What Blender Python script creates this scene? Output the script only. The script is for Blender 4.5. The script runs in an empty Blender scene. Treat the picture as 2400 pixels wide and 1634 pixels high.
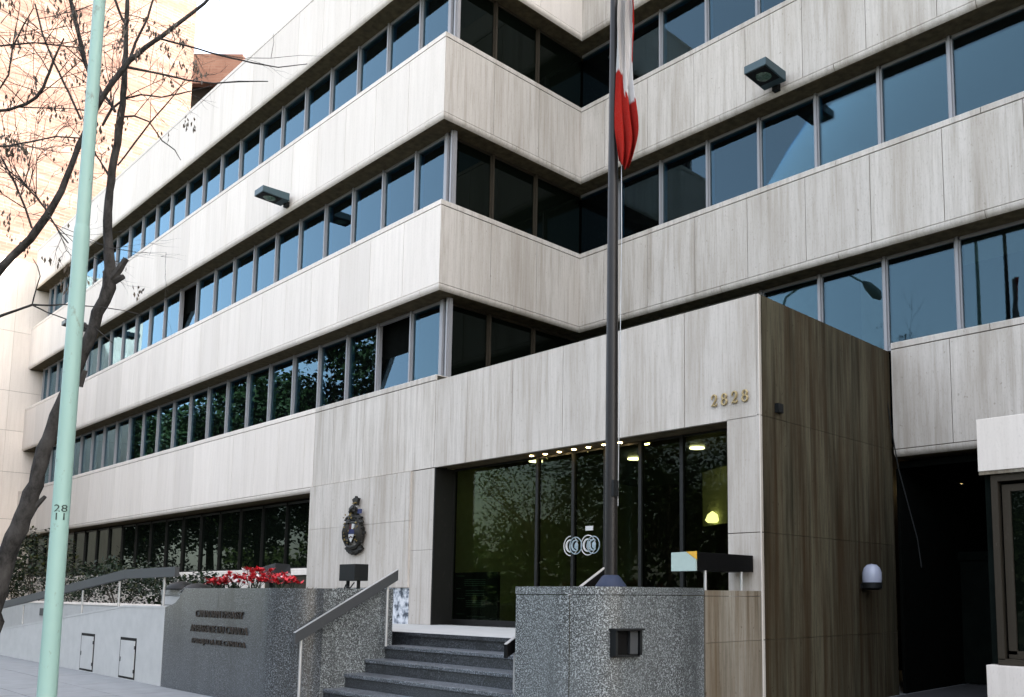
import bpy, bmesh, math, random
from mathutils import Vector, Matrix
R = math.radians
random.seed(7)
sc = bpy.context.scene
COL = sc.collection

# ------------------------------------------------------------------ camera
# solved from the building's own lines: +X runs along the facade, +Y into the
# building, Z up; the pavement is z = 0 and the eye is 1.5 m above it
W0, H0 = 2400.0, 1634.0                      # pixel size of the photograph
YAW, PITCH, ROLL = 0.75739, 0.11259, 0.00607
FPX, CX, CY = 2069.5628, 1423.20774, 1161.37796
EYE = Vector((13.29029, -9.4331, 1.5))
cyw, syw, cp, sp = math.cos(YAW), math.sin(YAW), math.cos(PITCH), math.sin(PITCH)
_f = Vector((-syw*cp, cyw*cp, sp)); _r = Vector((cyw, syw, 0)); _u = _r.cross(_f)
cr, sr = math.cos(ROLL), math.sin(ROLL)
RT, UP = cr*_r + sr*_u, -sr*_r + cr*_u
cam = bpy.data.cameras.new('camera'); cam_o = bpy.data.objects.new('camera', cam); COL.objects.link(cam_o)
m3 = Matrix((RT, UP, -_f)).transposed()
cam_o.matrix_world = Matrix.Translation(EYE) @ m3.to_4x4()
cam.sensor_fit = 'HORIZONTAL'; cam.sensor_width = 36.0
cam.lens = FPX/W0*36.0
cam.shift_x = (W0/2 - CX)/W0
cam.shift_y = (CY - H0/2)/W0
cam.clip_start = 0.1; cam.clip_end = 3000
sc.camera = cam_o

# ------------------------------------------------------------------ light
SUN_AZ, SUN_EL = R(68), R(36)      # azimuth from +Y towards +X: sun up the street, behind the facade line
world = bpy.data.worlds.new('World'); sc.world = world; world.use_nodes = True
wn = world.node_tree; wn.nodes.clear()
sky = wn.nodes.new('ShaderNodeTexSky'); sky.sky_type = 'NISHITA'; sky.sun_disc = False
sky.sun_elevation = SUN_EL; sky.sun_rotation = SUN_AZ
sky.air_density = 1.0; sky.dust_density = 4.0; sky.ozone_density = 0.6
bg = wn.nodes.new('ShaderNodeBackground'); bg.inputs['Strength'].default_value = 0.12
wo = wn.nodes.new('ShaderNodeOutputWorld')
veil = wn.nodes.new('ShaderNodeMix'); veil.data_type = 'RGBA'      # thin even high cloud over the blue
veil.inputs[0].default_value = 0.42; veil.inputs[7].default_value = (3.1, 2.95, 2.75, 1)
wn.links.new(sky.outputs[0], veil.inputs[6]); wn.links.new(veil.outputs[2], bg.inputs[0]); wn.links.new(bg.outputs[0], wo.inputs[0])
sl = bpy.data.lights.new('sun', 'SUN'); sl.energy = 2.2; sl.angle = R(0.6); sl.color = (1.0, 0.94, 0.86)
so = bpy.data.objects.new('sun', sl); COL.objects.link(so)
sdir = Vector((math.sin(SUN_AZ)*math.cos(SUN_EL), math.cos(SUN_AZ)*math.cos(SUN_EL), math.sin(SUN_EL)))
so.rotation_euler = sdir.to_track_quat('Z', 'Y').to_euler(); so.location = (0, 0, 60)
vs = sc.view_settings
vs.view_transform = 'Standard'; vs.look = 'None'; vs.gamma = 1.0; vs.use_curve_mapping = False
vs.exposure = 3.25

# ------------------------------------------------------------------ pixel -> place
def ray(x, y): return RT*((x-CX)/FPX) - UP*((y-CY)/FPX) + _f
def onX(x, y, v): r = ray(x, y); return EYE + r*((v-EYE.x)/r.x)
def onY(x, y, v): r = ray(x, y); return EYE + r*((v-EYE.y)/r.y)
def onZ(x, y, v): r = ray(x, y); return EYE + r*((v-EYE.z)/r.z)
def atD(x, y, d): return EYE + ray(x, y)*d

# ------------------------------------------------------------------ materials
def newmat(name):
    m = bpy.data.materials.new(name); m.use_nodes = True
    nt = m.node_tree; nt.nodes.clear()
    out = nt.nodes.new('ShaderNodeOutputMaterial')
    return m, nt, out
def N(nt, typ, **kw):
    n = nt.nodes.new(typ)
    for k, v in kw.items(): setattr(n, k, v)
    return n
def ramp(nt, src, stops):
    r = N(nt, 'ShaderNodeValToRGB'); e = r.color_ramp.elements
    e[0].position, e[0].color = stops[0][0], (*stops[0][1], 1)
    e[1].position, e[1].color = stops[-1][0], (*stops[-1][1], 1)
    for p, c in stops[1:-1]:
        k = e.new(p); k.color = (*c, 1)
    nt.links.new(src, r.inputs[0]); return r.outputs[0]
def mix(nt, fac, a, b, typ='MIX'):
    n = N(nt, 'ShaderNodeMix', data_type='RGBA', blend_type=typ)
    for i, v in ((0, fac), (6, a), (7, b)):
        if hasattr(v, 'node'): nt.links.new(v, n.inputs[i])
        elif i == 0: n.inputs[0].default_value = v
        else: n.inputs[i].default_value = (*v, 1)
    return n.outputs[2]
def noise(nt, scale, sx=1, sy=1, sz=1, detail=4, rough=.55, obj=False):
    if obj: co = N(nt, 'ShaderNodeTexCoord').outputs['Object']
    else: co = N(nt, 'ShaderNodeNewGeometry').outputs['Position']
    mp = N(nt, 'ShaderNodeMapping'); mp.inputs['Scale'].default_value = (sx, sy, sz)
    nt.links.new(co, mp.inputs[0])
    n = N(nt, 'ShaderNodeTexNoise'); n.inputs['Scale'].default_value = scale
    n.inputs['Detail'].default_value = detail; n.inputs['Roughness'].default_value = rough
    nt.links.new(mp.outputs[0], n.inputs['Vector']); return n.outputs['Fac']
def principled(nt, out, col, rough=.6, metal=0, spec=.5, bump=None, bstr=.1, bdist=.01):
    p = N(nt, 'ShaderNodeBsdfPrincipled')
    if hasattr(col, 'node'): nt.links.new(col, p.inputs['Base Color'])
    else: p.inputs['Base Color'].default_value = (*col, 1)
    if hasattr(rough, 'node'): nt.links.new(rough, p.inputs['Roughness'])
    else: p.inputs['Roughness'].default_value = rough
    p.inputs['Metallic'].default_value = metal
    p.inputs['Specular IOR Level'].default_value = spec
    if bump is not None:
        b = N(nt, 'ShaderNodeBump'); b.inputs['Strength'].default_value = bstr; b.inputs['Distance'].default_value = bdist
        nt.links.new(bump, b.inputs['Height']); nt.links.new(b.outputs[0], p.inputs['Normal'])
    nt.links.new(p.outputs[0], out.inputs[0]); return p
def plain(name, col, rough=.6, metal=0, spec=.5, var=.12, scale=9.0, bstr=.08):
    """one colour with a little mottling and fine relief"""
    m, nt, out = newmat(name)
    n = noise(nt, scale, detail=5)
    lo = tuple(c*(1-var) for c in col); hi = tuple(min(1, c*(1+var)) for c in col)
    c = ramp(nt, n, [(.3, lo), (.7, hi)])
    principled(nt, out, c, rough, metal, spec, noise(nt, scale*9), bstr, .004); return m
def travertine(name, base, streak, amt, blotch=.5, rust=0.0, rustcol=(.30, .17, .08)):
    m, nt, out = newmat(name)
    oi = N(nt, 'ShaderNodeObjectInfo')
    tone = ramp(nt, oi.outputs['Random'], [(0, tuple(c*.92 for c in base)), (1, tuple(min(1, c*1.06) for c in base))])
    wide = noise(nt, 1.7, 1, 1, .10, 6, .62)
    fine = noise(nt, 9.0, 1, 1, .05, 5, .65)
    vfin = noise(nt, 30.0, 1, 1, .06, 3, .6)
    big = noise(nt, .35, 1, 1, .6, 3)
    f1 = ramp(nt, wide, [(.45, (0,)*3), (.72, (amt,)*3)])
    f2 = ramp(nt, fine, [(.46, (0,)*3), (.70, (amt*.9,)*3)])
    f3 = ramp(nt, vfin, [(.46, (0,)*3), (.72, (amt*.45,)*3)])
    bf = ramp(nt, big, [(.3, (1-blotch,)*3), (.7, (1,)*3)])
    c = mix(nt, mix(nt, 1.0, f1, bf, 'MULTIPLY'), tone, streak)
    c = mix(nt, mix(nt, 1.0, f2, bf, 'MULTIPLY'), c, tuple(s*.85 for s in streak))
    c = mix(nt, f3, c, tuple(s*.95 for s in streak))
    spk = noise(nt, 16.0, 1, 1, .8, 2, .5)
    c = mix(nt, ramp(nt, spk, [(.70, (0,)*3), (.76, (amt*.6,)*3)]), c, tuple(s*.55 for s in streak))
    if rust > 0:
        rn = noise(nt, 4.5, 1, 1, .07, 5, .7)
        c = mix(nt, ramp(nt, rn, [(.42, (0,)*3), (.66, (rust,)*3)]), c, rustcol)
    pit = noise(nt, 55.0, 1, 1, .35, 3)
    c = mix(nt, ramp(nt, pit, [(.55, (0,)*3), (.72, (.20,)*3)]), c, tuple(s*.6 for s in streak))
    principled(nt, out, c, .75, 0, .12, pit, .18, .004); return m
def granite(name, gain=1.0, rough=.32, tint=(1, 1, 1)):
    m, nt, out = newmat(name)
    a = noise(nt, 72.0, detail=2, rough=.5); b = noise(nt, 38.0, detail=3, rough=.6); s = noise(nt, 1.3, 1, 1, .35, 5)
    g = lambda v: tuple(min(1, v*gain*t) for t in tint)
    c = ramp(nt, a, [(.38, g(.008)), (.46, g(.05)), (.53, g(.17)), (.62, g(.46))])
    c = mix(nt, ramp(nt, b, [(.50, (0,)*3), (.62, (.75,)*3)]), c, g(.05))
    c = mix(nt, ramp(nt, s, [(.42, (0,)*3), (.75, (.55,)*3)]), c, g(.16))
    st = noise(nt, 2.4, 1, 1, .12, 5, .65)
    c = mix(nt, ramp(nt, st, [(.48, (0,)*3), (.70, (.7,)*3)]), c, g(.045))
    principled(nt, out, c, rough, 0, .5, a, .05, .002); return m
def paint(name, col, rough=.4, spec=.5, metal=0.0, dirt=(.10, .09, .07), damt=.25, dscale=14):
    m, nt, out = newmat(name)
    n = noise(nt, dscale, 1, 1, .5, 6, .7); big = noise(nt, 2.0, 1, 1, .5, 3)
    c = mix(nt, ramp(nt, big, [(.3, (0,)*3), (.8, (.35,)*3)]), col, tuple(v*.78 for v in col))
    c = mix(nt, ramp(nt, n, [(.60, (0,)*3), (.74, (damt,)*3)]), c, dirt)
    principled(nt, out, c, rough, metal, spec, n, .06, .004); return m
def emit(name, col, st):
    m, nt, out = newmat(name)
    e = N(nt, 'ShaderNodeEmission'); e.inputs[0].default_value = (*col, 1); e.inputs[1].default_value = st
    nt.links.new(e.outputs[0], out.inputs[0]); return m
def glass(name, see=0.0, ior=1.75, tint=(.74, .90, 1.0), dark=(.007, .009, .009), body=(.30, .36, .32)):
    """plate glass with a tinted reflective coating; see = share of view-through"""
    m, nt, out = newmat(name)
    bn = noise(nt, .55, detail=1)
    b = N(nt, 'ShaderNodeBump'); b.inputs['Strength'].default_value = .05; b.inputs['Distance'].default_value = .02
    nt.links.new(bn, b.inputs['Height'])
    fr = N(nt, 'ShaderNodeFresnel'); fr.inputs[0].default_value = ior
    g = N(nt, 'ShaderNodeBsdfGlossy'); g.inputs[0].default_value = (*tint, 1); g.inputs['Roughness'].default_value = .008
    nt.links.new(b.outputs[0], g.inputs['Normal'])
    d = N(nt, 'ShaderNodeBsdfDiffuse'); d.inputs[0].default_value = (*dark, 1)
    base = d.outputs[0]
    if see > 0:
        t = N(nt, 'ShaderNodeBsdfTransparent'); t.inputs[0].default_value = (*body, 1)
        mx = N(nt, 'ShaderNodeMixShader'); mx.inputs[0].default_value = see
        nt.links.new(d.outputs[0], mx.inputs[1]); nt.links.new(t.outputs[0], mx.inputs[2]); base = mx.outputs[0]
    ms = N(nt, 'ShaderNodeMixShader'); nt.links.new(fr.outputs[0], ms.inputs[0])
    nt.links.new(base, ms.inputs[1]); nt.links.new(g.outputs[0], ms.inputs[2]); nt.links.new(ms.outputs[0], out.inputs[0]); return m
def leafmat(name, a, b, rough=.5):
    m, nt, out = newmat(name)
    n = noise(nt, 2.2, detail=3); f = noise(nt, 23.0, detail=1)
    c = mix(nt, f, ramp(nt, n, [(.35, a), (.65, b)]), tuple(v*.6 for v in a))
    p = principled(nt, out, c, rough, 0, .3)
    return m
def bark(name, a, b):
    m, nt, out = newmat(name)
    n = noise(nt, 16, 1, 1, .5, 6, .7); w = noise(nt, 2.6, 1, 1, 1, 4)
    c = ramp(nt, n, [(.32, a), (.68, b)])
    c = mix(nt, ramp(nt, w, [(.5, (0,)*3), (.7, (.5,)*3)]), c, tuple(v*1.6 for v in b))
    principled(nt, out, c, .85, 0, .2, n, .5, .02); return m
def brickmat(name, a, b, mortar, sc_=1.0):
    m, nt, out = newmat(name)
    co = N(nt, 'ShaderNodeNewGeometry').outputs['Position']
    sep = N(nt, 'ShaderNodeSeparateXYZ'); nt.links.new(co, sep.inputs[0])
    ad = N(nt, 'ShaderNodeMath', operation='ADD'); nt.links.new(sep.outputs[0], ad.inputs[0]); nt.links.new(sep.outputs[1], ad.inputs[1])
    cb = N(nt, 'ShaderNodeCombineXYZ'); nt.links.new(ad.outputs[0], cb.inputs[0]); nt.links.new(sep.outputs[2], cb.inputs[1])
    br = N(nt, 'ShaderNodeTexBrick'); br.inputs['Scale'].default_value = sc_
    br.inputs['Color1'].default_value = (*a, 1); br.inputs['Color2'].default_value = (*b, 1); br.inputs['Mortar'].default_value = (*mortar, 1)
    br.inputs['Brick Width'].default_value = .5; br.inputs['Row Height'].default_value = .16; br.inputs['Mortar Size'].default_value = .018
    nt.links.new(cb.outputs[0], br.inputs['Vector'])
    c = mix(nt, ramp(nt, noise(nt, .55, .6, .6, 3.2, 6), [(.42, (0,)*3), (.62, (.75,)*3)]), br.outputs[0], tuple(v*.85 for v in a))
    principled(nt, out, c, .85, 0, .2); return m

M = {
 'trav_clean': travertine('travertine_clean', (.665, .605, .54), (.47, .415, .35), .34),
 'trav': travertine('travertine_streaked', (.515, .475, .425), (.265, .225, .175), .68, .35),
 'trav_dirty_shade': travertine('travertine_weathered_shaded', (.088, .078, .050), (.013, .0105, .005), .95, .25, .7, (.034, .018, .007)),  # brown weathered stone, with the recess's shade darkened into its colour as well
 'trav_low': travertine('travertine_low_wall', (.255, .23, .185), (.085, .065, .04), .95, .3, .45, (.12, .075, .035)),
 'curtain': plain('curtain_cloth', (.26, .27, .22), .9, spec=.05),
 'joint': plain('joint_mortar', (.045, .04, .03), .9, spec=.1),
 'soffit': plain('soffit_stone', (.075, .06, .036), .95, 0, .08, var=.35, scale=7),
 'alu': paint('window_aluminium', (.25, .245, .25), .5, .4, .2, damt=.3, dscale=30),
 'alu_dark': paint('dark_aluminium', (.006, .006, .005), .5, .25, .0, damt=.2),
 'bronze': paint('bronze_and_shaded_frame', (.032, .026, .018), .7, .12, .0, damt=.35, dscale=25),
 'glass': glass('window_glass', .7, 1.55, (.50, .80, .98), (.004, .005, .005), (.62, .68, .66)),
 'glass_low': glass('tinted_and_darkened_glass', 0, 1.22, (.66, .78, .74), (.002, .003, .002)),
 'glass_lobby': glass('lobby_glass', .92, 1.18, (.74, .80, .72), (.002, .003, .002), (.45, .52, .42)),
 'granite': granite('grey_granite', .80, .38, (.92, 1.0, 1.0)),
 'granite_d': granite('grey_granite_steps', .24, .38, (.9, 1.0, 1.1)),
 'granite_t': granite('skylit_granite_treads', .62, .45, (.9, 1.0, 1.1)),  # treads coloured lighter than the risers to hold the sky's reflection
 'granite_p': granite('polished_granite', .40, .28, (.90, 1.0, 1.08)),
 'wall_paint': plain('ramp_render', (.37, .37, .355), .8, var=.07, scale=4),
 'rail': paint('rail_grey', (.040, .043, .045), .6, .5, .3, damt=.2),
 'rail_dk': paint('rail_black', (.003, .003, .003), .6, .1, damt=.03),
 'post': paint('rail_post_steel', (.42, .42, .41), .35, .5, .5, damt=.2),
 'mint': paint('mint_post_paint', (.235, .365, .325), .5, .3, 0, (.10, .085, .055), .75, 11),
 'black': paint('black_metal', (.007, .008, .008), .6, .2, damt=.08),
 'ink': plain('stencil_ink', (.02, .035, .03), .7),
 'polemet': paint('flagpole_enamel', (.008, .0065, .0055), .42, .3, .0, damt=.1),
 'bluegrey': paint('pole_base_paint', (.022, .03, .055), .6, .2, damt=.2),
 'gold': plain('gilt_bronze', (.16, .11, .025), .45, .4),
 'brass': plain('brass_numerals', (.33, .25, .12), .5, .3),
 'bronze_letter': plain('bronze_lettering', (.014, .008, .003), .6, .2),
 'emblem': plain('emblem_dark_bronze', (.007, .0058, .003), .55, .2, var=.6, scale=30),
 'white': plain('white_enamel', (.45, .45, .43), .4, var=.03),
 'blue': plain('blue_enamel', (.006, .012, .07), .5), 'red': plain('red_enamel', (.05, .005, .004), .5),
 'globe': plain('opal_glass', (.34, .36, .44), .18, var=.03),
 'lens': plain('lamp_lens', (.10, .17, .13), .15, var=.4, scale=22),
 'housing': paint('floodlight_housing', (.045, .075, .085), .5, .3, .1, damt=.2),
 'plate': plain('pale_plate', (.34, .42, .38), .4, var=.03),
 'yellow': plain('amber_corner', (.62, .34, .03), .5),
 'marble': None,
 'bark': bark('bare_tree_bark', (.007, .006, .005), (.050, .047, .044)),
 'bark2': bark('street_tree_bark', (.03, .025, .02), (.08, .07, .055)),
 'seed': leafmat('dry_seed_pods', (.055, .042, .028), (.10, .075, .045)),
 'leaf': leafmat('street_tree_leaves', (.020, .045, .012), (.05, .085, .025)),
 'leaf2': leafmat('park_tree_leaves', (.028, .055, .014), (.07, .10, .03)),
 'hedge': leafmat('hedge_leaves', (.004, .014, .004), (.012, .030, .008)),
 'hedge_y': leafmat('yellowing_leaves', (.02, .03, .005), (.06, .058, .01)),
 'petal': plain('red_petals', (.42, .008, .016), .6, var=.3, scale=30),
 'petal_w': plain('white_petals', (.5, .45, .45), .6, var=.1),
 'soil': plain('planter_soil', (.045, .035, .025), .95, var=.4, scale=20),
 'lobby_wall': plain('lobby_wood', (.030, .017, .010), .5, var=.4, scale=3),
 'lobby_pale': plain('lobby_plaster', (.42, .44, .26), .8, var=.1),
 'lobby_floor': plain('lobby_floor_stone', (.06, .055, .05), .3),
 'dark': plain('garage_dark', (.003, .0035, .003), 1.0, 0, .02, var=.3),
 'garage': plain('garage_door_panel', (.004, .006, .005), 1.0, 0, .04, var=.3, scale=4),
 'warm': emit('warm_downlight', (1.0, .72, .32), 8.0),
 'sconce': emit('sconce_glow', (1.0, .78, .36), .9),
 'lobby_fill': emit('lobby_fill_glow', (1.0, .80, .48), 2.2),
 'ground': plain('park_ground', (.05, .055, .035), .95, var=.5, scale=.6),
 'road': plain('asphalt', (.035, .035, .036), .9, var=.25, scale=2.5),
 'pave': plain('pavement_concrete', (.17, .18, .185), .85, var=.10, scale=3.5),
 'kerb': plain('kerb_stone', (.30, .30, .29), .85, var=.15),
 'tower': brickmat('cream_brick', (.158, .090, .070), (.21, .142, .115), (.215, .168, .142)),
 'salmon': brickmat('salmon_brick', (.115, .062, .048), (.135, .078, .060), (.13, .088, .07), .8),
 'deck': plain('roof_screed', (.25, .25, .24), .9),
 'notice': plain('notice_board_black', (.012, .014, .015), .3),
 'print': plain('notice_print', (.22, .28, .30), .6),
}
def _marble():
    m, nt, out = newmat('blotchy_marble')
    n = noise(nt, 7.5, detail=5, rough=.6)
    c = ramp(nt, n, [(.40, (.05, .06, .08)), (.48, (.30, .33, .37)), (.58, (.62, .63, .65))])
    principled(nt, out, c, .3, 0, .5); M['marble'] = m
_marble()
def _flagmat():
    m, nt, out = newmat('flag_cloth')
    a = N(nt, 'ShaderNodeAttribute', attribute_name='dye')
    w = noise(nt, 90, detail=2)
    c = mix(nt, ramp(nt, w, [(.3, (0,)*3), (.8, (.12,)*3)]), a.outputs['Color'], (.35, .25, .22))
    d = N(nt, 'ShaderNodeBsdfDiffuse'); t = N(nt, 'ShaderNodeBsdfTranslucent')
    nt.links.new(c, d.inputs[0]); nt.links.new(c, t.inputs[0])
    ms = N(nt, 'ShaderNodeMixShader'); ms.inputs[0].default_value = .25
    nt.links.new(d.outputs[0], ms.inputs[1]); nt.links.new(t.outputs[0], ms.inputs[2]); nt.links.new(ms.outputs[0], out.inputs[0])
    M['flag'] = m
_flagmat()

# ------------------------------------------------------------------ mesh helpers
class MB:
    def __init__(s): s.v = []; s.f = []
    def box(s, x0, x1, y0, y1, z0, z1):
        b = len(s.v)
        s.v += [(x, y, z) for z in (z0, z1) for y in (y0, y1) for x in (x0, x1)]
        s.f += [tuple(b+i for i in q) for q in ((0,2,3,1),(4,5,7,6),(0,1,5,4),(2,6,7,3),(0,4,6,2),(1,3,7,5))]
        return s
    def hexa(s, p):      # 8 corners: 4 bottom (ccw from above), 4 top
        b = len(s.v); s.v += [tuple(q) for q in p]
        s.f += [tuple(b+i for i in q) for q in ((3,2,1,0),(4,5,6,7),(0,1,5,4),(1,2,6,5),(2,3,7,6),(3,0,4,7))]
        return s
    def bar(s, a, c, w, h, up=Vector((0, 0, 1))):   # box section from a to c, h along up
        a, c = Vector(a), Vector(c); d = (c-a).normalized(); sd = d.cross(up).normalized(); u = up if abs(d.dot(up)) < .95 else sd.cross(d)
        P = []
        for q in (a, c): P += [q - sd*w/2 - u*h/2, q + sd*w/2 - u*h/2, q + sd*w/2 + u*h/2, q - sd*w/2 + u*h/2]
        b = len(s.v); s.v += [tuple(q) for q in P]
        s.f += [tuple(b+i for i in q) for q in ((0,1,2,3),(7,6,5,4),(0,4,5,1),(1,5,6,2),(2,6,7,3),(3,7,4,0))]
        return s
    def tube(s, pts, rad, n=8, cap=True):
        pts = [Vector(p) for p in pts]; b = len(s.v)
        if not hasattr(rad, '__len__'): rad = [rad]*len(pts)
        ref = Vector((.31, .22, .92)); prev = None
        for i, p in enumerate(pts):
            d = (pts[min(i+1, len(pts)-1)] - pts[max(i-1, 0)])
            d = d.normalized() if d.length > 1e-9 else Vector((0, 0, 1))
            if prev is None:
                e = d.cross(ref); e = e.normalized() if e.length > 1e-3 else d.orthogonal().normalized()
            else:
                e = prev - d*prev.dot(d); e = e.normalized() if e.length > 1e-4 else d.orthogonal().normalized()
            prev = e; g = d.cross(e)
            for k in range(n):
                t = 2*math.pi*k/n; s.v.append(tuple(p + (e*math.cos(t) + g*math.sin(t))*rad[i]))
        for i in range(len(pts)-1):
            for k in range(n):
                k2 = (k+1) % n
                s.f.append((b+i*n+k, b+i*n+k2, b+(i+1)*n+k2, b+(i+1)*n+k))
        if cap:
            s.f.append(tuple(b+k for k in reversed(range(n)))); e = b+(len(pts)-1)*n; s.f.append(tuple(e+k for k in range(n)))
        return s
    def lathe(s, c, prof, n=20, axis=None):   # prof: (radius, height) along axis
        c = Vector(c); ax = (axis or Vector((0, 0, 1))).normalized(); e = ax.orthogonal().normalized(); g = ax.cross(e); b = len(s.v)
        for r, h in prof:
            for k in range(n):
                t = 2*math.pi*k/n; s.v.append(tuple(c + ax*h + (e*math.cos(t)+g*math.sin(t))*r))
        for i in range(len(prof)-1):
            for k in range(n):
                k2 = (k+1) % n; s.f.append((b+i*n+k, b+i*n+k2, b+(i+1)*n+k2, b+(i+1)*n+k))
        s.f.append(tuple(b+k for k in reversed(range(n)))); e_ = b+(len(prof)-1)*n; s.f.append(tuple(e_+k for k in range(n)))
        return s
    def prism(s, poly, y0, y1):               # poly of (x, z), extruded along Y
        n = len(poly); b = len(s.v)
        s.v += [(x, y0, z) for x, z in poly] + [(x, y1, z) for x, z in poly]
        s.f.append(tuple(b+i for i in range(n))); s.f.append(tuple(b+n+i for i in reversed(range(n))))
        for i in range(n):
            j = (i+1) % n; s.f.append((b+i, b+n+i, b+n+j, b+j))
        return s
    def blob(s, c, rx, ry, rz, rough=.15, seed=0, seg=8, rings=6):
        rnd = random.Random(seed); b = len(s.v); c = Vector(c)
        for i in range(rings+1):
            ph = math.pi*i/rings
            for k in range(seg):
                t = 2*math.pi*k/seg; q = 1 + rnd.uniform(-rough, rough)
                s.v.append((c.x+rx*q*math.sin(ph)*math.cos(t), c.y+ry*q*math.sin(ph)*math.sin(t), c.z+rz*q*math.cos(ph)))
        for i in range(rings):
            for k in range(seg):
                k2 = (k+1) % seg; s.f.append((b+i*seg+k, b+(i+1)*seg+k, b+(i+1)*seg+k2, b+i*seg+k2))
        return s
    def leaf(s, p, d, up, L, Wd):
        d = d.normalized(); sd = d.cross(up); sd = sd.normalized() if sd.length > 1e-3 else d.orthogonal().normalized()
        b = len(s.v); p = Vector(p); nrm = sd.cross(d)
        s.v += [tuple(p), tuple(p+d*L*.5+sd*Wd*.5+nrm*L*.06), tuple(p+d*L), tuple(p+d*L*.5-sd*Wd*.5+nrm*L*.06)]
        s.f.append((b, b+1, b+2, b+3)); return s

WL = {}
def fin(o, parent, c):
    if parent is not None:
        o.parent = parent; o.matrix_parent_inverse = Matrix.Translation(-WL[parent.name])
    o.location = c; WL[o.name] = Vector(c); return o
def obj(name, mb, mat, parent=None, smooth=False, bevel=0):
    vs_ = mb.v
    lo = [min(v[i] for v in vs_) for i in range(3)]; hi = [max(v[i] for v in vs_) for i in range(3)]
    c = Vector(((lo[0]+hi[0])/2, (lo[1]+hi[1])/2, lo[2]))
    me = bpy.data.meshes.new(name); me.from_pydata([(v[0]-c.x, v[1]-c.y, v[2]-c.z) for v in vs_], [], mb.f)
    me.materials.append(M[mat])
    bm = bmesh.new(); bm.from_mesh(me); bmesh.ops.recalc_face_normals(bm, faces=bm.faces); bm.to_mesh(me); bm.free()
    if smooth:
        for p in me.polygons: p.use_smooth = True
        me.set_sharp_from_angle(angle=R(40))
    o = bpy.data.objects.new(name, me); COL.objects.link(o); fin(o, parent, c)
    if bevel:
        b = o.modifiers.new('bevel', 'BEVEL'); b.width = bevel; b.segments = 2; b.limit_method = 'ANGLE'
    return o
def thing(name, label, cat, loc=(0, 0, 0), group=None):
    o = bpy.data.objects.new(name, None); COL.objects.link(o); o.empty_display_size = .2
    fin(o, None, Vector(loc)); o['label'] = label; o['category'] = cat
    if group: o['group'] = group
    return o
def tag(o, label, cat, group=None):
    o['label'] = label; o['category'] = cat
    if group: o['group'] = group
    return o
def struct(o, label=None):
    o['kind'] = 'structure'
    if label: o['label'] = label
    return o
def text_mesh(body, size, extrude=.0, align='CENTER'):
    cu = bpy.data.curves.new('lettering', 'FONT'); cu.body = body; cu.size = size; cu.extrude = extrude
    cu.align_x = align; cu.resolution_u = 3
    to = bpy.data.objects.new('lettering', cu); me = to.to_mesh()
    V = [tuple(v.co) for v in me.vertices]; F = [tuple(p.vertices) for p in me.polygons]
    to.to_mesh_clear(); bpy.data.objects.remove(to); bpy.data.curves.remove(cu); return V, F

# ================================================================== SETTING
m = MB(); m.box(-400, 400, -400, 400, -.6, -.16); struct(obj('ground', m, 'ground'), 'park ground across the street')
m = MB(); m.box(-200, 200, -19, -7.75, -.16, -.12); struct(obj('road', m, 'road'))
m = MB(); m.box(-200, 200, -7.6, 30, -.155, -.014); pv = struct(obj('pavement', m, 'kerb'))
m = MB(); m.box(-200, -16, -7.6, 30, -.0135, 0).box(-16, 7.09, -3.84, 30, -.0135, -.001).box(5.01, 200, -7.6, -3.845, -.0135, 0); obj('paving', m, 'pave', pv)
for i_ in range(21):
    for j_ in range(4):
        rz = random.Random(i_*9+j_).uniform(-.0015, .0015)
        obj('paving_slab', MB().box(-16+i_+.005, -16+i_+.995, -7.6+j_*.94+.005, -7.6+j_*.94+.935, -.013, rz), 'pave', pv)
kb = MB(); kb.box(-200, 200, -7.75, -7.604, -.155, .004); struct(obj('kerb', kb, 'kerb'))
kb = MB(); kb.box(-200, 200, -19.15, -19.004, -.158, .0); struct(obj('kerb', kb, 'kerb'))

m = MB(); m.box(7.10, 30, -7.59, 8.1, -.02, .004); struct(obj('driveway', m, 'road'), 'dark asphalt driveway into the garage')
# ================================================================== BUILDING
Z1, ST, PJ, B = 5.547, 3.40, 1.647, 3.703      # first cap, storey, cap-to-cornice, setback of right wing
XL, XR = -28.45, 15.0                          # ends of the two wings
GL = .45                                       # glass set back from the stone face
RC = .10                                       # cornice radius
MOD = 1.22
bld = thing('office_building', 'stepped office block with pale travertine bands and ribbon windows', 'building', (0, 4, 0))
# dark mass behind the glass
m = MB(); m.box(XL+.1, -GL-.14, GL+.14, 20, .0, 15.3); obj('core', m, 'dark', bld)
m = MB(); m.box(-GL-.10, XR, 8.2, 20.001, .0, 15.3)
m.box(-GL-.10, XR, B+GL+.14, 8.2, 4.2, 15.3); obj('core', m, 'dark', bld)
m = MB(); m.box(XL, -.1, .12, 20.1, 15.3, 15.45); m.box(-.098, XR, B+.12, 20.1, 15.3, 15.45); obj('roof', m, 'deck', bld)
m = MB(); m.box(2, XR-.5, 7.5, 19, 15.45, 20.5); obj('shade_penthouse', m, 'trav_clean', bld)  # unseen rooftop box added to keep sun off the return

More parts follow.
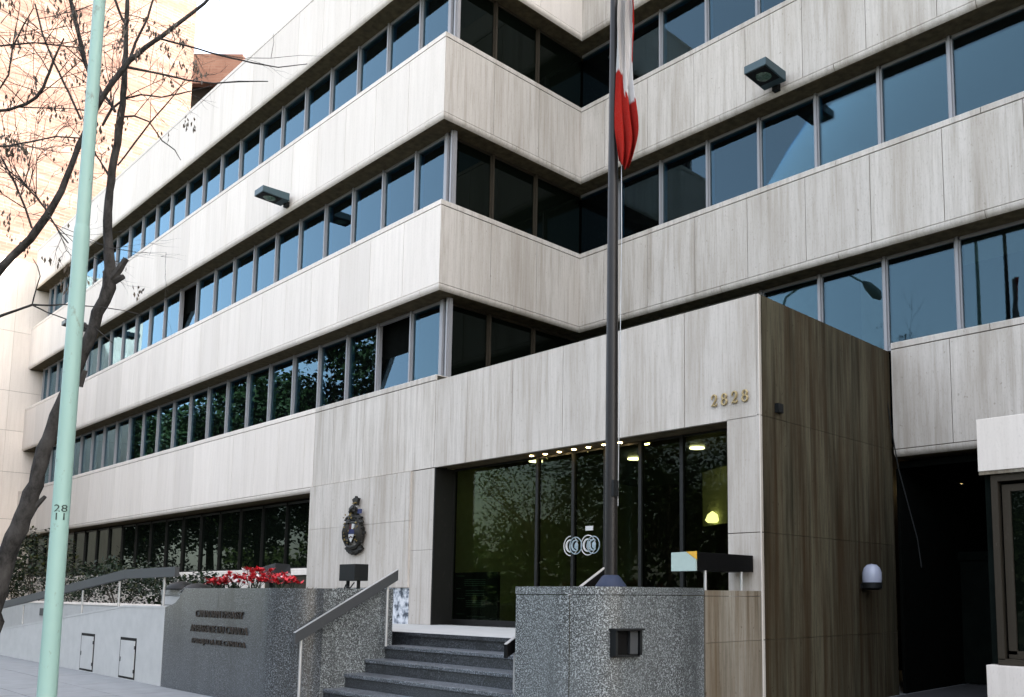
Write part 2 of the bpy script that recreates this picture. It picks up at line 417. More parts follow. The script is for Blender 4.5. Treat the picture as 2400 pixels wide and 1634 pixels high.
# a face is: origin o, direction d (along), inward n; ends with mitre sign
FACES = {
 'left':  dict(o=Vector((XL, 0, 0)), d=Vector((1, 0, 0)), n=Vector((0, 1, 0)), L=-XL, m0=0, m1=-1),
 'ret':   dict(o=Vector((0, 0, 0)), d=Vector((0, 1, 0)), n=Vector((-1, 0, 0)), L=B, m0=1, m1=1),
 'right': dict(o=Vector((0, B, 0)), d=Vector((1, 0, 0)), n=Vector((0, 1, 0)), L=XR, m0=-1, m1=0),
}
def strip(F, t0, t1, prof, first, last):
    """solid with closed profile [(depth, z)] swept along a face from t0 to t1, mitred at the face's ends"""
    mb = MB(); n = len(prof)
    for t, k in ((t0, F['m0'] if first else 0), (t1, F['m1'] if last else 0)):
        for dep, z in prof:
            p = F['o'] + F['d']*(t + k*dep) + F['n']*dep; mb.v.append((p.x, p.y, z))
    for i in range(n):
        j = (i+1) % n; mb.f.append((i, j, n+j, n+i))
    mb.f.append(tuple(range(n))); mb.f.append(tuple(reversed(range(n, 2*n)))); return mb
def cuts(F, step, off, lo=0.0, hi=None):
    L = F['L'] if hi is None else hi; c = [lo]; t = off
    while t < L - .12:
        if t > lo + .12: c.append(t)
        t += step
    return c + [L]
G = .011
def band(fk, ztop, zj, mat, lo=0.0, hi=None, off=None, cornice=True, cap=True):
    """one stone band: backing, panels, cap stones, rounded cornice stones"""
    F = FACES[fk]; Lh = F['L'] if hi is None else hi
    if off is None: off = (F['L'] % MOD) if fk == 'left' else (.73 if fk == 'right' else MOD)
    first, last = lo <= 0, hi is None
    ch = .105
    core = obj('parapet', strip(F, lo, Lh, [(.028, zj+.004), (.028, ztop-.02), (.27, ztop-.02), (.27, zj+.004)], first, last), 'joint', bld)
    cs = cuts(F, MOD, off, lo, hi)
    for i in range(len(cs)-1):
        a, b_ = cs[i], cs[i+1]; fi, la = first and i == 0, last and i == len(cs)-2
        g0, g1 = (0 if fi else G/2), (0 if la else G/2)
        obj('stone_panel', strip(F, a+g0, b_-g1, [(0, zj+.008), (0, ztop-ch-.012), (.05, ztop-ch-.012), (.05, zj+.008)], fi, la), mat, core)
    cs = cuts(F, MOD*2, off+MOD*.5, lo, hi)
    for i in range(len(cs)-1):
        a, b_ = cs[i], cs[i+1]; fi, la = first and i == 0, last and i == len(cs)-2
        g0, g1 = (0 if fi else G/2), (0 if la else G/2)
        if cap:
            obj('cap_stone', strip(F, a+g0, b_-g1, [(-.004, ztop-ch+.004), (-.004, ztop-.012), (.008, ztop), (.52, ztop), (.52, ztop-ch+.004)], fi, la), mat, core)
        if cornice:
            pr = [(-.006 + 0, zj-.006)]
            for q in range(6):
                t = R(62)*q/5; pr.append((-.006 + RC*(1-math.cos(t)), zj-.025-RC*math.sin(t)))
            pr += [(.10, zj-.025-RC*.86), (.10, zj-.006)]
            o = obj('cornice_stone', strip(F, a+g0, b_-g1, pr, fi, la), mat, core)
            for p in o.data.polygons: p.use_smooth = True
            o.data.set_sharp_from_angle(angle=R(30))
    if cornice:   # darker soffit behind the rounded stones, up to the window head
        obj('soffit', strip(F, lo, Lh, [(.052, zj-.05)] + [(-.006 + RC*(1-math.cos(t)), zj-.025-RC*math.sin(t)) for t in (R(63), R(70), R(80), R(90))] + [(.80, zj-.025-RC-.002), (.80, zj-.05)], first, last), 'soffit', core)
    return core
def windows(fk, z0, z1_, marks, openbay=None, mat='glass', lo=0.0, hi=None, frame='alu', ends=(True, True)):
    """ribbon of panes between mullions; marks = mullion positions along the face, face ends included"""
    F = FACES[fk]
    for i in range(len(marks)-1):
        a, b_ = marks[i], marks[i+1]
        mb = MB()
        fr = strip(F, a+.02, b_-.02, [(GL, z0+.05), (GL, z1_-.04), (GL+.025, z1_-.04), (GL+.025, z0+.05)], False, False)
        o = obj('window_pane', fr, mat, bld)
        if openbay is not None and i == openbay:     # hopper light tipped inwards at the head
            piv = F['o'] + F['d']*a + F['n']*GL
            for v in o.data.vertices:
                w = v.co + WL[o.name]; t = (w.z - z0)
                v.co += F['n']*(t*.16)
            hb = strip(F, a+.05, b_-.05, [(GL+.6, z0), (GL+.6, z1_), (GL+.61, z1_), (GL+.61, z0)], False, False)
        else:                                          # no two panes sit quite alike in their frames
            rt = random.Random(int(a*977+z0*131)); dt, ds = rt.uniform(-.004, .004), rt.uniform(-.004, .004)
            for v in o.data.vertices:
                w = v.co + WL[o.name]; al = (Vector((w.x, w.y, 0)) - F['o']).dot(F['d'])
                v.co += F['n']*(dt*(1 if w.z > (z0+z1_)/2 else -1) + ds*(1 if al > (a+b_)/2 else -1))
            if mat == 'glass' and rt.random() < .30:   # blind or curtain drawn part of the way
                f0, f1, zt_ = rt.choice(((0, .35, 0), (.6, 1, 0), (0, 1, .45), (0, .5, 0), (0, 1, .7), (.75, 1, 0)))
                cu_ = strip(F, a+.06+(b_-a-.12)*f0, a+.06+(b_-a-.12)*f1, [(GL+.09, z0+.05+(z1_-z0)*zt_), (GL+.09, z1_-.05), (GL+.10, z1_-.05), (GL+.10, z0+.05+(z1_-z0)*zt_)], False, False)
                obj('curtain', cu_, 'curtain', o)
        hd = strip(F, a, b_, [(GL-.03, z1_-.05), (GL-.03, z1_), (GL+.04, z1_), (GL+.04, z1_-.05)], False, False)
        obj('window_head', hd, frame, o)
        sl_ = strip(F, a, b_, [(GL-.035, z0), (GL-.035, z0+.045), (GL+.04, z0+.045), (GL+.04, z0)], False, False)
        obj('window_sill', sl_, frame, o)
    for i, t in enumerate(marks):
        if (i == 0 and not ends[0]) or (i == len(marks)-1 and not ends[1]): continue
        hw = .05 if frame != 'alu_dark' else .016
        mu = MB()
        for (w0, w1, d0, d1) in ((-hw, hw, GL-.03, GL+.045), (-hw*.45, hw*.45, GL-.06, GL-.0305)):
            q = strip(F, t+w0, t+w1, [(d0, z0-.002), (d0, z1_+.002), (d1, z1_+.002), (d1, z0-.002)], False, False)
            b0 = len(mu.v); mu.v += q.v; mu.f += [tuple(b0+k for k in f) for f in q.f]
        obj('mullion', mu, frame, bld)

lm = [0.55]; t = -XL - .27 - MOD*22
lm = [t + MOD*k for k in range(23)]
lm = [.62] + [q for q in lm if q > 1.0] + [-XL-GL+.02]
rm = [-GL+.02] + [.74 + MOD*k for k in range(12) if .74 + MOD*k < XR]
tm = [GL-.02+.0, 1.56, 2.76, B+GL-.02]
ZJ = lambda lv: Z1 + ST*lv - PJ
def near(px, py): # which bay of the left ribbon a pixel falls in
    X = onY(px, py, GL).x - XL
    return max(i for i in range(len(lm)-1) if lm[i] <= X)
OPEN = {0: near(905, 860), 1: near(424, 765)}
for lv in (0, 1, 2):
    z0, z1_ = Z1 + ST*lv + .0, ZJ(lv+1) - .03 - RC
    windows('left', z0, z1_, lm, OPEN.get(lv), ends=(True, True))
    windows('ret', z0, z1_, tm, ends=(False, False), mat='glass_low', frame='bronze')  # darker glass and frames here carry the shade of the return
    windows('right', z0, z1_, rm, ends=(False, True))
for lv in (1, 2, 3):
    mat = 'trav_clean' if lv >= 2 else 'trav_clean'
    band('left', Z1+ST*lv, ZJ(lv), mat)
    band('ret', Z1+ST*lv, ZJ(lv), 'trav_clean' if lv > 2 else 'trav')
    band('right', Z1+ST*lv, ZJ(lv), 'trav')
# corner posts of the ribbons
for lv in (0, 1, 2):
    z0, z1_ = Z1 + ST*lv, ZJ(lv+1) - .03 - RC
    m = MB(); m.box(-GL-.05, -GL+.055, GL-.055, GL+.05, z0, z1_); obj('corner_post', m, 'alu', bld)
# first band: left wing down to the ground-floor head, right wing over the garage
ZG = 3.80
band('left', Z1, ZG, 'trav_clean', 0, -XL-4.44)          # with cornice above the ground floor window
band('left', Z1, ZG, 'trav', -XL-4.436, -XL, cornice=False)
band('right', Z1, 3.817, 'trav', 7.1, None)
# ground floor ribbon (tinted) and sill
gm = [q for q in lm if q < -XL-4.9] + [-XL-4.50]
windows('left', 2.05, 3.62, gm, mat='glass_low', frame='alu_dark')
F = FACES['left']
obj('sill', strip(F, 0, -XL-4.45, [(-.02, 1.90), (-.02, 2.03), (.02, 2.045), (.42, 2.045), (.42, 1.90)], False, False), 'trav_clean', bld)
cw = obj('base_wall', strip(F, 0, -XL-4.45, [(.02, 0), (.02, 1.89), (.45, 1.89), (.45, 0)], False, False), 'joint', bld)
for k in range(10):
    a = 4*k*MOD*.5
    if a+MOD*2 > -XL-4.45: break
    obj('stone_panel', strip(F, a+.003, a+MOD*2-.003, [(-.005, .0), (-.005, 1.885), (.03, 1.885), (.03, 0)], False, False), 'trav_clean', cw)
# solid wall with the coat of arms, left pier of the entrance, marble foot
wl = obj('entrance_wall', MB().box(-4.45, -.005, .03, .50, .95, 3.79), 'joint', bld)
for (a, b_) in ((-4.445, -3.22), (-3.215, -1.925), (-1.92, -.66)):
    for (c, d_) in ((1.62, 2.86), (2.865, 3.79)):
        if a < -4 and c < 2: c = 1.30
        obj('stone_panel', MB().box(a, b_, -.045, .04, c, d_), 'trav', wl)
for (c, d_) in ((.955, 2.30), (2.305, 3.79)):
    obj('stone_panel', MB().box(-.655, .03, -.002, .52, c, d_), 'trav', wl)
obj('marble_slab', MB().box(-4.0, -.66, -.012, .03, .952, 1.615), 'marble', wl)
# entrance portico: fascia, right pier, long side wall (X = 7.05)
PX = 7.05
po = obj('portico', MB().box(.0, PX-.03, .03, .47, 3.83, 5.40).box(.0, PX-.031, .47, B+.03, 4.13, 5.399), 'joint', bld)
xs = [.004, .95, 2.17, 3.39, 4.61, 5.83, PX-.035]
for i in range(len(xs)-1):
    obj('stone_panel', MB().box(xs[i]+G/2, xs[i+1]-G/2, 0, .06, 3.805, 5.425), 'trav', po)
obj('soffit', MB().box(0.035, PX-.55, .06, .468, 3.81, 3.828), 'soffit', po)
zs = [0.0, .957, 2.308, 3.818, 5.425]
for i in range(4):
    obj('stone_panel', MB().box(6.545 if i < 3 else PX-.035, PX-.0, 0.0, .06, zs[i]+G/2, zs[i+1]-G/2), 'trav', po)
    ys = [.064, 1.27, 2.49, B+.05]
    for j in range(3):
        obj('stone_panel', MB().box(PX-.06, PX-.001, ys[j]+.002, ys[j+1]-.002, zs[i]+.0025, zs[i+1]-.0025), 'trav_dirty_shade', po)
obj('pier', MB().box(6.60, PX-.06, .06, B+.02, .0, 3.83), 'joint', po)
obj('corner_bead', MB().box(PX-.004, PX+.006, -.006, .012, .0, 5.42), 'trav_clean', po)
# lobby behind the plate glass
lb = obj('lobby', MB().box(-.3, 6.6, 6.0, 6.1, .9, 4.2), 'lobby_wall', bld)
obj('lobby_ceiling', MB().box(-.3, 6.6, .475, 6.0, 4.02, 4.1), 'lobby_wall', lb)
obj('lobby_floor', MB().box(-.3, 6.598, .1, 6.0, .80, .951), 'lobby_floor', lb)
obj('lobby_side_wall', MB().box(-.3, -.2, .525, 6.0, .952, 4.01), 'lobby_pale', lb)
obj('lobby_side_wall', MB().box(6.49, 6.59, .07, 6.0, .952, 4.01), 'lobby_wall', lb)
m = MB(); nseg = 10
for k in range(nseg):       # curved edge of the gallery
    t0, t1 = k/nseg, (k+1)/nseg
    f = lambda t: (3.55 + 2.93*t, 3.4 - .5*math.sin(math.pi*t))
    a, b_ = f(t0), f(t1)
    m.hexa([(a[0], a[1], 2.75), (b_[0], b_[1], 2.75), (b_[0], b_[1]+.1, 2.75), (a[0], a[1]+.1, 2.75), (a[0], a[1], 3.75), (b_[0], b_[1], 3.75), (b_[0], b_[1]+.1, 3.75), (a[0], a[1]+.1, 3.75)])
obj('gallery_front', m, 'lobby_pale', lb)
for (px, py) in ((1246,1069),(1278,1065),(1311,1060),(1345,1054),(1379,1049),(1416,1043),(1453,1038),(1514,1041),(1663,1140),(1580,1148)):
    if px < 1500:
        p = onZ(px, py, 3.803); obj('downlight', MB().lathe((p.x, p.y, 3.802), [(.034, 0), (.034, .006)], 12), 'warm', lb)
    else:
        p = onZ(px, py, 4.0); obj('downlight', MB().lathe((p.x, p.y, 3.995), [(.06, 0), (.06, .02)], 12), 'warm', lb)
for (x, y) in ((1.0, 1.6), (2.6, 2.6), (4.2, 2.4), (5.6, 1.9)):
    obj('fill_light', MB().lathe((x, y, 3.99), [(.13, 0), (.13, .02)], 14), 'lobby_fill', lb)  # unseen lamps added to brighten the lobby walls
p = onY(1670, 1225, 3.1)
obj('wall_sconce', MB().lathe((p.x, 3.1, p.z), [(.09, 0), (.13, .04), (.09, .14), (.01, .20)], 14), 'sconce', lb)
# entrance glazing
dm = [.05, 2.36, 3.22, 3.93, 4.65, 5.44, 6.54]
ez0, ez1 = .955, 3.80
for i in range(6):
    o = obj('entrance_pane', MB().box(dm[i]+.025, dm[i+1]-.025, .44, .455, ez0+.09, ez1-.02), 'glass_lobby', bld)
    obj('bottom_rail', MB().box(dm[i]+.03, dm[i+1]-.03, .425, .47, ez0, ez0+.10), 'alu_dark', o)
    obj('top_rail', MB().box(dm[i]+.03, dm[i+1]-.03, .425, .47, ez1-.03, ez1), 'alu_dark', o)
for x in dm:
    obj('door_post', MB().box(x-.03, x+.03, .41, .485, ez0, ez1), 'alu_dark', bld)
obj('jamb', MB().box(.032, .062, -.0, .41, ez0, ez1), 'alu_dark', bld)
# door roundels: two white rings with a C and a leaf stroke each, doubled by a fainter ring modelling its reflection
for cx in (3.17, 3.56):
    for (dx, y, s, mat) in ((0, .428, 1.0, 'white'), (.13, .412, .86, 'print')):
        c = Vector((cx+dx, y, 2.28)); s_ = s*.155
        m = MB(); m.tube([c + Vector((math.cos(t)*s_*1.0, 0, math.sin(t)*s_*1.0)) for t in [2*math.pi*k/28 for k in range(29)]], .009, 5)
        m.tube([c + Vector((math.cos(t)*s_*.62, 0, math.sin(t)*s_*.62)) for t in [R(50) + R(260)*k/16 for k in range(17)]], [.006+.012*math.sin(math.pi*k/16) for k in range(17)], 5)
        m.blob(c + Vector((.02*s, 0, -.005)), .05*s, .008, .06*s, .3, 3)
        obj('roundel_and_reflection', m, mat, bld)
obj('door_label', MB().box(3.50, 3.66, .425, .438, 2.51, 2.58), 'white', bld)
# garage bay under the right wing
gb = obj('garage_wall', MB().box(PX+.02, XR, 8.1, 8.2, 0, 4.2), 'dark', bld)
obj('garage_ceiling', MB().box(PX+.002, XR, B+.28, 8.1, 3.55, 3.66), 'dark', gb)
obj('garage_side', MB().box(PX-.05, PX+.0, B+.28, 8.1, 0, 3.55), 'dark', gb)
obj('transom', MB().box(PX+.003, 12, 6.2, 6.34, 2.15, 2.30), 'garage', gb)
for k in range(6):
    obj('garage_door_panel', MB().box(PX+.02+k*.8, PX+.80+k*.8, 6.25, 6.32, .02, 2.15), 'garage', gb)
for (px, py) in ((2188, 1135), (2248, 1136)):
    p = onZ(px, py, 3.54)
    obj('downlight', MB().lathe((p.x, p.y, 3.535), [(.05, 0), (.05, .02)], 12), 'warm', gb)
# end fin at the far left
ew = obj('end_wall', MB().box(XL-.35, XL-.03, -3.2, 1.0, 0, 15.1), 'joint', bld)
zz = [0, 1.9, 4.4, 6.3, 7.98, 9.6, 12.06, 15.1]
for i in range(7):
    for (a, b_) in ((-3.2, -1.83), (-1.825, -.60), (-.595, 1.0)):
        obj('stone_panel', MB().box(XL-.04, XL-.004, a, b_, zz[i]+G/2, zz[i+1]-G/2), 'trav_clean', ew)

# ================================================================== NEIGHBOURS
e = onX(455, 120, -34.0)
tw = thing('brick_tower', 'tall cream brick tower wall rising in sun behind the bare tree', 'building', (-44, 0, 0))
obj('wall', MB().box(-54, -34, -1.2, e.y, 0, 52), 'tower', tw)
obj('roof', MB().box(-54.2, -33.9, -1.3, e.y+.1, 52, 52.6), 'deck', tw)
nt_ = thing('shade_block', 'tall grey rendered block added unseen up the street to shade the facade', 'building', (32, 14, 0))
obj('wall', MB().box(19, 46, -2.0, 32, 0, 38), 'wall_paint', nt_)  # added building out of view, sized and placed to shade the facade
obj('roof', MB().box(18.8, 46.2, -2.2, 32.2, 38, 38.6), 'deck', nt_)
for fl in range(11):
    for k in range(6): obj('window', MB().box(21+k*4, 23+k*4, -2.02, -1.9, 2+fl*3.2, 3.6+fl*3.2), 'glass_low', nt_)
c = atD(470, 200, 62.0); a = YAW
sb = thing('brick_roof_block', 'salmon brick rooftop block with dark opening peeping over the parapet', 'building', (c.x, c.y, 0))
def rbox(cx, cy, ang, x0, x1, y0, y1, z0, z1):
    ca, sa = math.cos(ang), math.sin(ang); P = []
    for z in (z0, z1):
        for (x, y) in ((x0, y0), (x1, y0), (x1, y1), (x0, y1)): P.append((cx + x*ca - y*sa, cy + x*sa + y*ca, z))
    return MB().hexa(P)
zt = atD(505, 121, 62).z; zm = atD(480, 195, 62).z
x1 = (565-470)/FPX*62; xm = (500-470)/FPX*62
obj('brick_wall', rbox(c.x, c.y, a, -3, x1, 0, 8, zm, zt), 'salmon', sb)
obj('shaded_opening', rbox(c.x, c.y, a, -3, x1-.2, .5, 8, zm-6, zm), 'alu_dark', sb)
obj('column', rbox(c.x, c.y, a, x1-.5, x1, 0, .5, zm-6, zm), 'salmon', sb)
obj('lower_wall', rbox(c.x, c.y, a, -3, x1, 0, 8, 0, zm-6), 'salmon', sb)

# ================================================================== ENTRANCE STAIR, PLINTHS, RAMP
stair = thing('entrance_stair', 'grey granite entrance steps rising between two granite blocks', 'steps', (4, -2.5, 0))
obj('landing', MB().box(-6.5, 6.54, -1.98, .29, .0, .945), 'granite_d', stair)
obj('landing_paving', MB().box(-6.5, 6.54, -2.0, .28, .946, .952), 'wall_paint', stair)
for k in range(5):
    z = .77 - .18*k; y = -2.0 - .31*k
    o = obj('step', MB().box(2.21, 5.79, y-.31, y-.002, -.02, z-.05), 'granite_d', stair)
    obj('tread', MB().box(2.21, 5.79, y-.335, y-.002, z-.0495, z), 'granite_t', o, bevel=.008)
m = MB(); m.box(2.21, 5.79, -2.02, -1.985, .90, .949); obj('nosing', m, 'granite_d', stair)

gp = thing('granite_planter', 'grey granite planter wall with bronze embassy lettering and red flowers', 'planter', (.2, -3.0, 0))
prof = [(-1.85, 0), (-1.85, 1.27), (-1.62, 1.30), (-1.44, 1.345), (-1.30, 1.42), (-1.20, 1.51), (-1.10, 1.57)]
def slab(xa, xb, top=None): # front slabs
    m = MB(); P = [(xa, 0), (xa, 1.57), (xb, 1.57), (xb, 0)]
    return m.prism(P[::-1], -3.85, -3.68)
m = MB(); m.prism([(.148, 0)] + prof + [(.148, 1.57)], -3.85, -3.68); obj('granite_slab', m, 'granite_p', gp)
obj('granite_slab', slab(.152, 1.548), 'granite_p', gp)
m = MB(); QR = .55; P = [(1.552, -3.85)] + [(2.2-QR+QR*math.cos(t), -3.85+QR+QR*math.sin(t)) for t in [-math.pi/2 + math.pi/2*k/12 for k in range(13)]] + [(2.05, -3.85+QR)] + [(2.05-(QR-.15)*(1-math.cos(t)), -3.85+QR-(QR-.15)*math.sin(t)) for t in [math.pi/2*k/8 for k in range(9)]] + [(1.552, -3.70)]
n_ = len(P); m.v = [(x, y, 0) for x, y in P] + [(x, y, 1.57) for x, y in P]
m.f = [tuple(range(n_)), tuple(range(2*n_-1, n_-1, -1))] + [(i, (i+1) % n_, n_+(i+1) % n_, n_+i) for i in range(n_)]
obj('granite_slab', m, 'granite_p', gp, True)
obj('granite_slab', MB().box(2.05, 2.2, -3.296, -2.35, 0, 1.57), 'granite', gp)
obj('granite_slab', MB().box(-1.1, 2.2, -2.346, -2.2, 0, 1.57), 'granite', gp)
obj('granite_slab', MB().box(-1.85, -1.70, -3.676, -2.35, 0, 1.27), 'granite', gp)
obj('soil', MB().box(-1.69, 1.64, -3.676, -2.35, 0, 1.25), 'soil', gp)
obj('soil', MB().box(-1.15, 1.645, -3.675, -2.351, 1.251, 1.50).box(1.646, 2.045, -3.30, -2.351, 1.251, 1.50), 'soil', gp)
for (body, zb, x0, x1, hgt) in (('CANADIAN EMBASSY', 1.135, -.60, 1.02, .103), ('AMBASSADE DU CANADA', .915, -.77, 1.18, .105), ('EMBAJADA DE CANADA', .718, -.68, 1.13, .100)):
    V, Fc = text_mesh(body, 1.0, .05)
    xa, xb = min(v[0] for v in V), max(v[0] for v in V); ya, yb = min(v[1] for v in V), max(v[1] for v in V)
    m = MB(); m.v = [(x0 + (v[0]-xa)/(xb-xa)*(x1-x0), -3.851 - (v[2]+.05)*.18, zb + (v[1]-ya)/(yb-ya)*hgt) for v in V]; m.f = Fc
    o = obj('lettering', m, 'bronze_letter', gp); o['kind'] = 'stuff'

pl = thing('granite_plinth', 'speckled granite block carrying the flagpole, lamp niche in its side', 'plinth', (6.4, -2.1, 0))
def rounded(x0, x1, y0, y1, r, z0, z1, seg=12):
    P = [(x0, y1), (x0, y0)]
    for k in range(seg+1):
        t = -math.pi/2 + math.pi/2*k/seg; P.append((x1-r+r*math.cos(t), y0+r+r*math.sin(t)))
    P.append((x1, y1)); n = len(P); m = MB()
    m.v = [(x, y, z0) for x, y in P] + [(x, y, z1) for x, y in P]
    m.f = [tuple(range(n)), tuple(range(2*n-1, n-1, -1))] + [(i, (i+1) % n, n+(i+1) % n, n+i) for i in range(n)]
    return m
PR = .62; pc = Vector((7.05-PR, -2.97+PR, 0))
obj('granite_drum', rounded(5.80, 7.05, -2.97, -1.2, PR, 0, 1.50), 'granite', pl, True)
obj('cap_slab', rounded(5.795, 7.055, -2.975, -1.197, PR+.005, 1.508, 1.59), 'granite', pl, True)
jt = pc + Vector((math.cos(R(-72)), math.sin(R(-72)), 0))*(PR+.0005)
obj('slab_joint', MB().tube([(jt.x, jt.y, .01), (jt.x, jt.y, 1.50)], .0045, 6), 'joint', pl)
th = R(-17); nv_ = Vector((math.cos(th), math.sin(th), 0)); tv = Vector((-math.sin(th), math.cos(th), 0)); pp = pc + nv_*PR
def nb_(a0, a1, d0, d1, z0, z1):     # box in the niche's own frame: along, out, up
    q = [pp + tv*a + nv_*d for a, d in ((a0, d0), (a0, d1), (a1, d1), (a1, d0))]
    return [(*v.xy, z0) for v in q] + [(*v.xy, z1) for v in q]
z0, z1_ = .885, 1.14
m = MB()
for bb in ((-.16, -.135, -.03, .10, z0, z1_), (.135, .16, -.03, .10, z0, z1_), (-.172, .172, -.03, .13, z1_, z1_+.018), (-.16, .16, -.03, .05, z0-.02, z0)): m.hexa(nb_(*bb))
obj('lamp_niche', m, 'black', pl)
obj('niche_back', MB().hexa(nb_(-.135, .135, -.02, .012, z0, z1_)), 'rail_dk', pl)
obj('niche_lens', MB().hexa(nb_(.035, .13, .0125, .06, z0+.01, z1_-.01)), 'rail', pl)

lw = thing('low_wall', 'low travertine wall between granite plinth and portico pier', 'wall', (6.85, -.6, 0))
for (a, b_, mt) in ((0, .955, 'trav_low'), (.96, 1.495, 'trav_low'), (1.50, 1.565, 'trav_low')):
    obj('stone_panel' if b_ < 1.5 else 'coping', MB().box(6.70, 7.045, -1.165, -.008, a, b_), mt, lw)

def rail(name, label, pts, w, hgt, posts, mat, pmat='post', cap=None):
    t = thing(name, label, 'handrail', (pts[0][0], pts[0][1], 0))
    for i in range(len(pts)-1): obj('rail', MB().bar(pts[i], pts[i+1], w, hgt), mat, t, bevel=.004)
    if cap:
        for i in range(len(pts)-1):
            up = Vector((0, 0, hgt/2+.004)); obj('rail_top', MB().bar(Vector(pts[i])+up, Vector(pts[i+1])+up, w*.9, .007), cap, t)
    for (x, y, za, zb) in posts: obj('post', MB().tube([(x, y, za), (x, y, zb)], .019, 10), pmat, t, True)
    return t
X = 2.36
rail('stair_handrail', 'grey flat-bar handrail climbing beside the lettered granite planter', [(X, -3.78, .915), (X, -2.25, 1.77)], .06, .15,
     [(X, -3.68, 0, .91), (X, -2.40, .765, 1.62)], 'rail', cap='post')
X = 5.66
rail('stair_handrail', 'flat-bar handrail half hidden behind the flagpole plinth', [(X, -2.99, .875), (X, -1.40, 1.765)], .06, .15,
     [(X, -2.85, 0, .88), (X, -1.5, .945, 1.66)], 'rail_dk', cap='post')
rp = [(-1.58, -3.80, 1.835), (-3.87, -3.80, 1.825), (-12.6, -3.80, 1.145), (-19, -3.80, .66)]
rw_top = [(-1.86, 1.25), (-3.75, 1.24), (-12.05, .58), (-19, .05)]
def wtop(x):
    for (a, b_) in zip(rw_top, rw_top[1:]):
        if b_[0] <= x <= a[0]: return a[1] + (b_[1]-a[1])*(x-a[0])/(b_[0]-a[0])
    return 0
rail('ramp_handrail', 'grey flat-bar handrail sloping along the white ramp wall', rp, .07, .16,
     [(x, -3.78, wtop(x)-.05, (wtop(x)+.5)) for x in (-2.14, -4.25, -6.3, -8.4, -10.45, -12.5)], 'rail')

rw = thing('ramp_wall', 'low white rendered ramp wall with two small access doors', 'wall', (-6, -3.8, 0))
m = MB(); P = [(-1.86, 0.001)] + rw_top + [(-19, .001)]
m.prism(P, -3.85, -3.70); obj('wall', m, 'wall_paint', rw)
m = MB()
for (a, b_) in zip(rw_top, rw_top[1:]):
    m.hexa([(b_[0], -3.856, b_[1]), (a[0], -3.856, a[1]), (a[0], -3.694, a[1]), (b_[0], -3.694, b_[1]), (b_[0], -3.856, b_[1]+.03), (a[0], -3.856, a[1]+.03), (a[0], -3.694, a[1]+.03), (b_[0], -3.694, b_[1]+.03)])
obj('coping', m, 'wall_paint', rw)
for (xa, xb) in ((-5.95, -5.17), (-3.80, -3.02)):
    obj('door_shadow_gap', MB().box(xa, xb, -3.8535, -3.851, .02, .72), 'rail_dk', rw)
    o = obj('access_door', MB().box(xa+.045, xb-.045, -3.862, -3.8537, .055, .67), 'wall_paint', rw, bevel=.003)
    for zh in (.16, .56): obj('hinge', MB().tube([(xb-.04, -3.864, zh-.03), (xb-.04, -3.864, zh+.03)], .009, 8), 'rail', o)
    obj('latch', MB().box(xa+.05, xa+.09, -3.87, -3.8622, .30, .38), 'rail', o)
m = MB(); m.hexa([(-12.6, -3.69, .0), (-4, -3.69, .0), (-4, -2.25, .0), (-12.6, -2.25, 0), (-12.6, -3.69, .22), (-4, -3.69, .94), (-4, -2.25, .94), (-12.6, -2.25, .22)])
m.box(-4, -1.87, -3.69, -2.01, 0, .94)
struct(obj('ramp', m, 'pave'))
bw = thing('planter_wall', 'pale planter wall behind the ramp with grey granite coping', 'wall', (-10, -2.1, 0))
obj('wall', MB().box(-26, -6.45, -2.24, -2.05, 0, 1.19), 'wall_paint', bw)
obj('coping', MB().box(-26, -6.45, -2.26, -2.03, 1.19, 1.24), 'trav_clean', bw)
obj('wall', MB().box(-6.44, -4.3, -2.24, -2.05, 0, 1.44), 'wall_paint', bw)
obj('coping', MB().box(-6.46, -4.28, -2.26, -2.03, 1.44, 1.56), 'granite', bw)
obj('joint_line', MB().box(-6.44, -4.3, -2.2435, -2.2405, 1.24, 1.25), 'joint', bw)
obj('soil', MB().box(-26, -4.4, -2.04, -.03, 0, 1.15), 'soil', bw)
obj('wall_lamp_niche', MB().box(-15.2, -14.8, -2.262, -2.245, .85, 1.05), 'rail', bw)

# ================================================================== LAMPS, SIGNS, FITTINGS
def floodlight(x0, x1, yw, zb, label):
    t = thing('floodlight', label, 'floodlight', ((x0+x1)/2, yw-.4, zb), 'box floodlights on the stone bands')
    L = .66; hh = .15
    m = MB(); m.hexa([(x0, yw-.08-L, zb), (x1, yw-.08-L, zb), (x1, yw-.08, zb-.02), (x0, yw-.08, zb-.02), (x0, yw-.08-L, zb+hh), (x1, yw-.08-L, zb+hh), (x1, yw-.08, zb+hh+.02), (x0, yw-.08, zb+hh+.02)])
    h = obj('housing', m, 'housing', t, bevel=.012)
    m = MB(); m.hexa([(x0+.03, yw-.06-L, zb-.012), (x1-.03, yw-.06-L, zb-.012), (x1-.03, yw-.26, zb-.024), (x0+.03, yw-.26, zb-.024), (x0+.03, yw-.06-L, zb-.001), (x1-.03, yw-.06-L, zb-.001), (x1-.03, yw-.26, zb-.012), (x0+.03, yw-.26, zb-.012)])
    ln = obj('lens_frame', m, 'black', t)
    xm = (x0+x1)/2
    obj('lens', MB().blob((xm, yw-.06-L*.62, zb-.02), (x1-x0)*.30, L*.22, .018, .1, 5, 10, 6), 'lens', ln)
    obj('bracket', MB().box(xm-.06, xm+.06, yw-.10, yw-.001, zb-.10, zb+.03), 'black', t)
    return t
p = onY(640, 462, -.4)
floodlight(-6.42, -5.98, 0, 10.77, 'grey box floodlight on the long left band above the tipped windows')
floodlight(-21.3, -20.85, 0, 10.77, 'grey box floodlight far along the left band behind the tree trunk')
floodlight(4.86, 5.32, B, 10.74, 'grey box floodlight on the right-hand band beside the flag')

